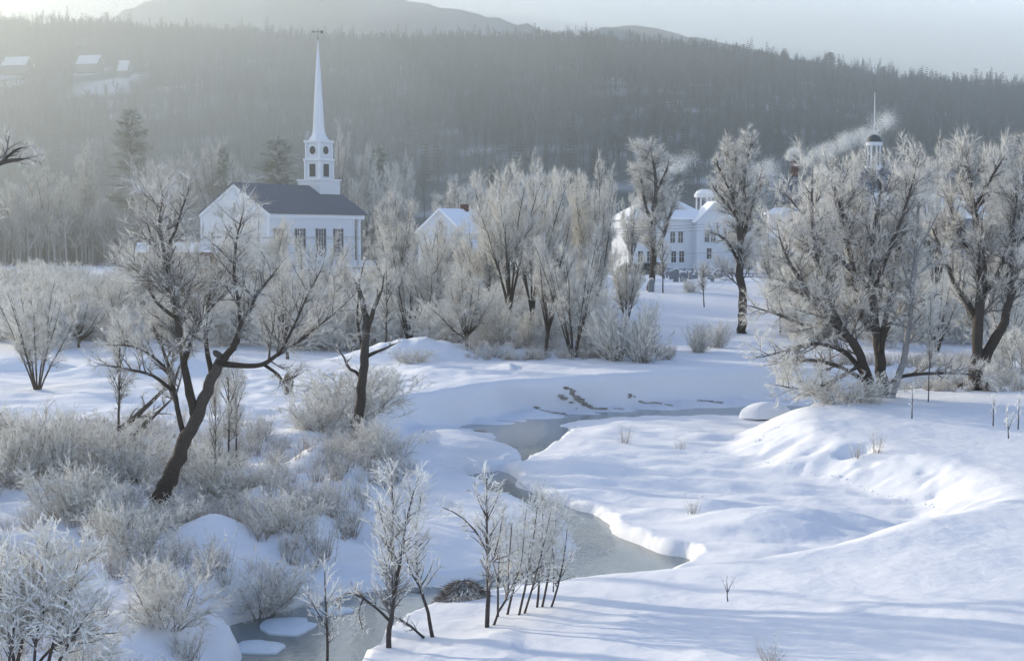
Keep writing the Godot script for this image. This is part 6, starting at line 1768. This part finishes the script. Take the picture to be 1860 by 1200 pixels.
			[Vector4(0.31, -0.16, 0.00, 0.037), Vector4(0.52, 0.70, -0.13, 0.029), Vector4(0.75, 1.50, -0.31, 0.021), Vector4(0.91, 2.11, -0.50, 0.009)],
			[Vector4(0.47, -0.16, 0.20, 0.035), Vector4(0.86, 0.54, 0.31, 0.027), Vector4(1.18, 1.02, 0.45, 0.019), Vector4(1.46, 1.39, 0.60, 0.009)],
			[Vector4(-0.00, -0.16, 0.00, 0.031), Vector4(0.43, 0.38, -0.16, 0.025), Vector4(0.96, 0.54, -0.37, 0.019), Vector4(1.54, 0.54, -0.60, 0.009)],
			[Vector4(0.10, -0.16, 0.00, 0.031), Vector4(0.22, 0.59, 0.19, 0.025), Vector4(0.45, 1.23, 0.43, 0.019), Vector4(0.62, 1.77, 0.70, 0.009)],
			[Vector4(-0.43, -0.16, 0.30, 0.031), Vector4(-0.62, 0.70, 0.13, 0.023), Vector4(-0.81, 1.34, -0.10, 0.010)],
			[Vector4(0.63, -0.16, -0.30, 0.031), Vector4(1.06, 0.05, -0.08, 0.023), Vector4(1.64, 0.22, 0.20, 0.010)],
			[Vector4(-0.32, -0.16, 0.50, 0.031), Vector4(-0.15, 0.38, 0.55, 0.025), Vector4(-0.03, 1.02, 0.62, 0.017), Vector4(-0.07, 1.66, 0.70, 0.008)]]},
	{"name": "fallen", "label": "dead tree fallen aslant on the snow behind the left bank", "x": -16.20, "y": 1.79, "d": 56.5, "style": {"limb_dens": 2.0, "limb_len": 0.3, "needles": 7, "needle": 0.2, "needle_r": 0.01, "dress_trunk": true, "bark": Color(0.1, 0.08, 0.065)}, "limbs": [[Vector4(-0.09, -0.13, 0.00, 0.130), Vector4(0.33, 0.35, 0.00, 0.130), Vector4(0.85, 0.75, 0.00, 0.122), Vector4(1.51, 1.34, 0.00, 0.100), Vector4(2.27, 2.07, 0.00, 0.065), Vector4(2.78, 2.55, 0.00, 0.033)],
			[Vector4(0.76, -0.20, 0.30, 0.120), Vector4(1.21, 0.35, 0.53, 0.122), Vector4(1.72, 0.79, 0.82, 0.109), Vector4(2.43, 1.41, 1.15, 0.065), Vector4(2.98, 1.89, 1.50, 0.033)],
			[Vector4(0.71, 0.66, 0.00, 0.065), Vector4(1.01, 0.31, -0.26, 0.052), Vector4(1.18, -0.13, -0.60, 0.030)]]}
]
const FLOES := [
	[-5.79, 36.12, 0.75, 0.90, 0.30, "snow-dusted ice floe in the middle of the near pool"],
	[-6.16, 34.25, 0.70, 0.55, -0.50, "ice floe nearest the bottom edge of the pool"],
	[-4.85, 37.63, 0.60, 0.40, 0.20, "small ice floe under the far rim of the pool"]
]
var TRACKS := [[Vector2(10.56, 59.86), Vector2(10.65, 58.41), Vector2(11.51, 57.03), Vector2(12.63, 55.17), Vector2(13.19, 53.93), Vector2(13.63, 52.40), Vector2(14.08, 51.06), Vector2(14.18, 49.99), Vector2(14.55, 49.27), Vector2(14.30, 47.04)], [Vector2(1.63, 60.18), Vector2(4.07, 61.70), Vector2(6.04, 62.33), Vector2(8.98, 62.65), Vector2(11.01, 63.14), Vector2(12.85, 65.02)], [Vector2(-6.39, 71.90), Vector2(-3.72, 73.94), Vector2(-0.90, 77.32), Vector2(2.16, 79.70), Vector2(4.73, 81.58), Vector2(8.07, 83.55), Vector2(11.81, 84.92)]]
var SMOKES := [
	["sunlit smoke column rising behind the churchyard elm", [Vector3(23.9, 16.2, -262.0), Vector3(25.1, 19.0, -262.0), Vector3(26.6, 21.2, -262.0), Vector3(27.9, 22.0, -262.0), Vector3(30.3, 22.8, -262.0), Vector3(31.6, 24.0, -262.0)], 1.6, 2.8, 8500, 16],
	["broad smoke drifting right behind the tall street elm", [Vector3(40.0, 17.1, -275.0), Vector3(41.6, 18.9, -275.0), Vector3(43.7, 20.0, -275.0), Vector3(46.3, 21.0, -275.0), Vector3(48.9, 23.1, -275.0), Vector3(50.0, 23.6, -275.0)], 2.6, 4.0, 9500, 16],
	["long white plume drifting behind the domed cupola", [Vector3(65.5, 26.9, -320.0), Vector3(68.5, 28.9, -320.0), Vector3(71.6, 30.1, -320.0), Vector3(74.6, 31.4, -320.0), Vector3(77.0, 32.6, -320.0), Vector3(80.1, 32.8, -320.0), Vector3(82.5, 34.6, -320.0), Vector3(84.3, 35.4, -320.0)], 2.4, 4.8, 23000, 30],
	["thin wisp of smoke above the tall brick chimney", [Vector3(50.9, 24.0, -262.0), Vector3(50.1, 24.8, -262.0), Vector3(51.1, 25.5, -262.0), Vector3(52.1, 25.4, -262.0)], 0.7, 1.8, 2500, 8]
]
const MISTS := [
	[-0.15, 79.83, 3.20, 2.40, 2.20, 0.90, 1],
	[0.95, 81.90, 2.40, 2.00, 2.60, 1.30, 0],
	[2.49, 80.34, 4.20, 2.20, 1.50, 0.60, 1],
	[4.56, 81.38, 3.20, 2.00, 1.90, 0.90, 0],
	[6.79, 79.83, 4.50, 1.80, 1.00, 0.40, 1],
	[10.22, 80.08, 5.00, 1.80, 0.90, 0.40, 1],
	[13.72, 80.59, 4.00, 1.60, 0.80, 0.40, 0],
	[0.53, 68.52, 2.60, 3.20, 1.40, 0.60, 1],
	[-1.09, 62.54, 2.40, 3.40, 2.00, 0.90, 0],
	[-1.81, 58.18, 2.00, 3.00, 1.50, 0.70, 1],
	[0.00, 56.22, 2.20, 3.00, 1.00, 0.40, 1],
	[1.33, 49.05, 2.00, 2.60, 0.90, 0.40, 1],
	[2.30, 45.47, 2.00, 2.20, 0.70, 0.30, 2],
	[3.36, 45.47, 1.80, 1.60, 0.60, 0.25, 1],
	[-5.33, 36.88, 2.40, 1.60, 0.60, 0.25, 1],
	[-6.64, 35.40, 1.50, 1.20, 0.50, 0.20, 1]
]
const CLODS := [
	[-1.06, 74.21, 0.50, 26],
	[4.17, 81.86, 2.00, 60],
	[8.20, 83.65, 1.60, 20],
	[11.53, 84.88, 1.20, 16],
	[-1.62, 71.90, 0.40, 10],
	[2.11, 80.15, 0.80, 20]
]
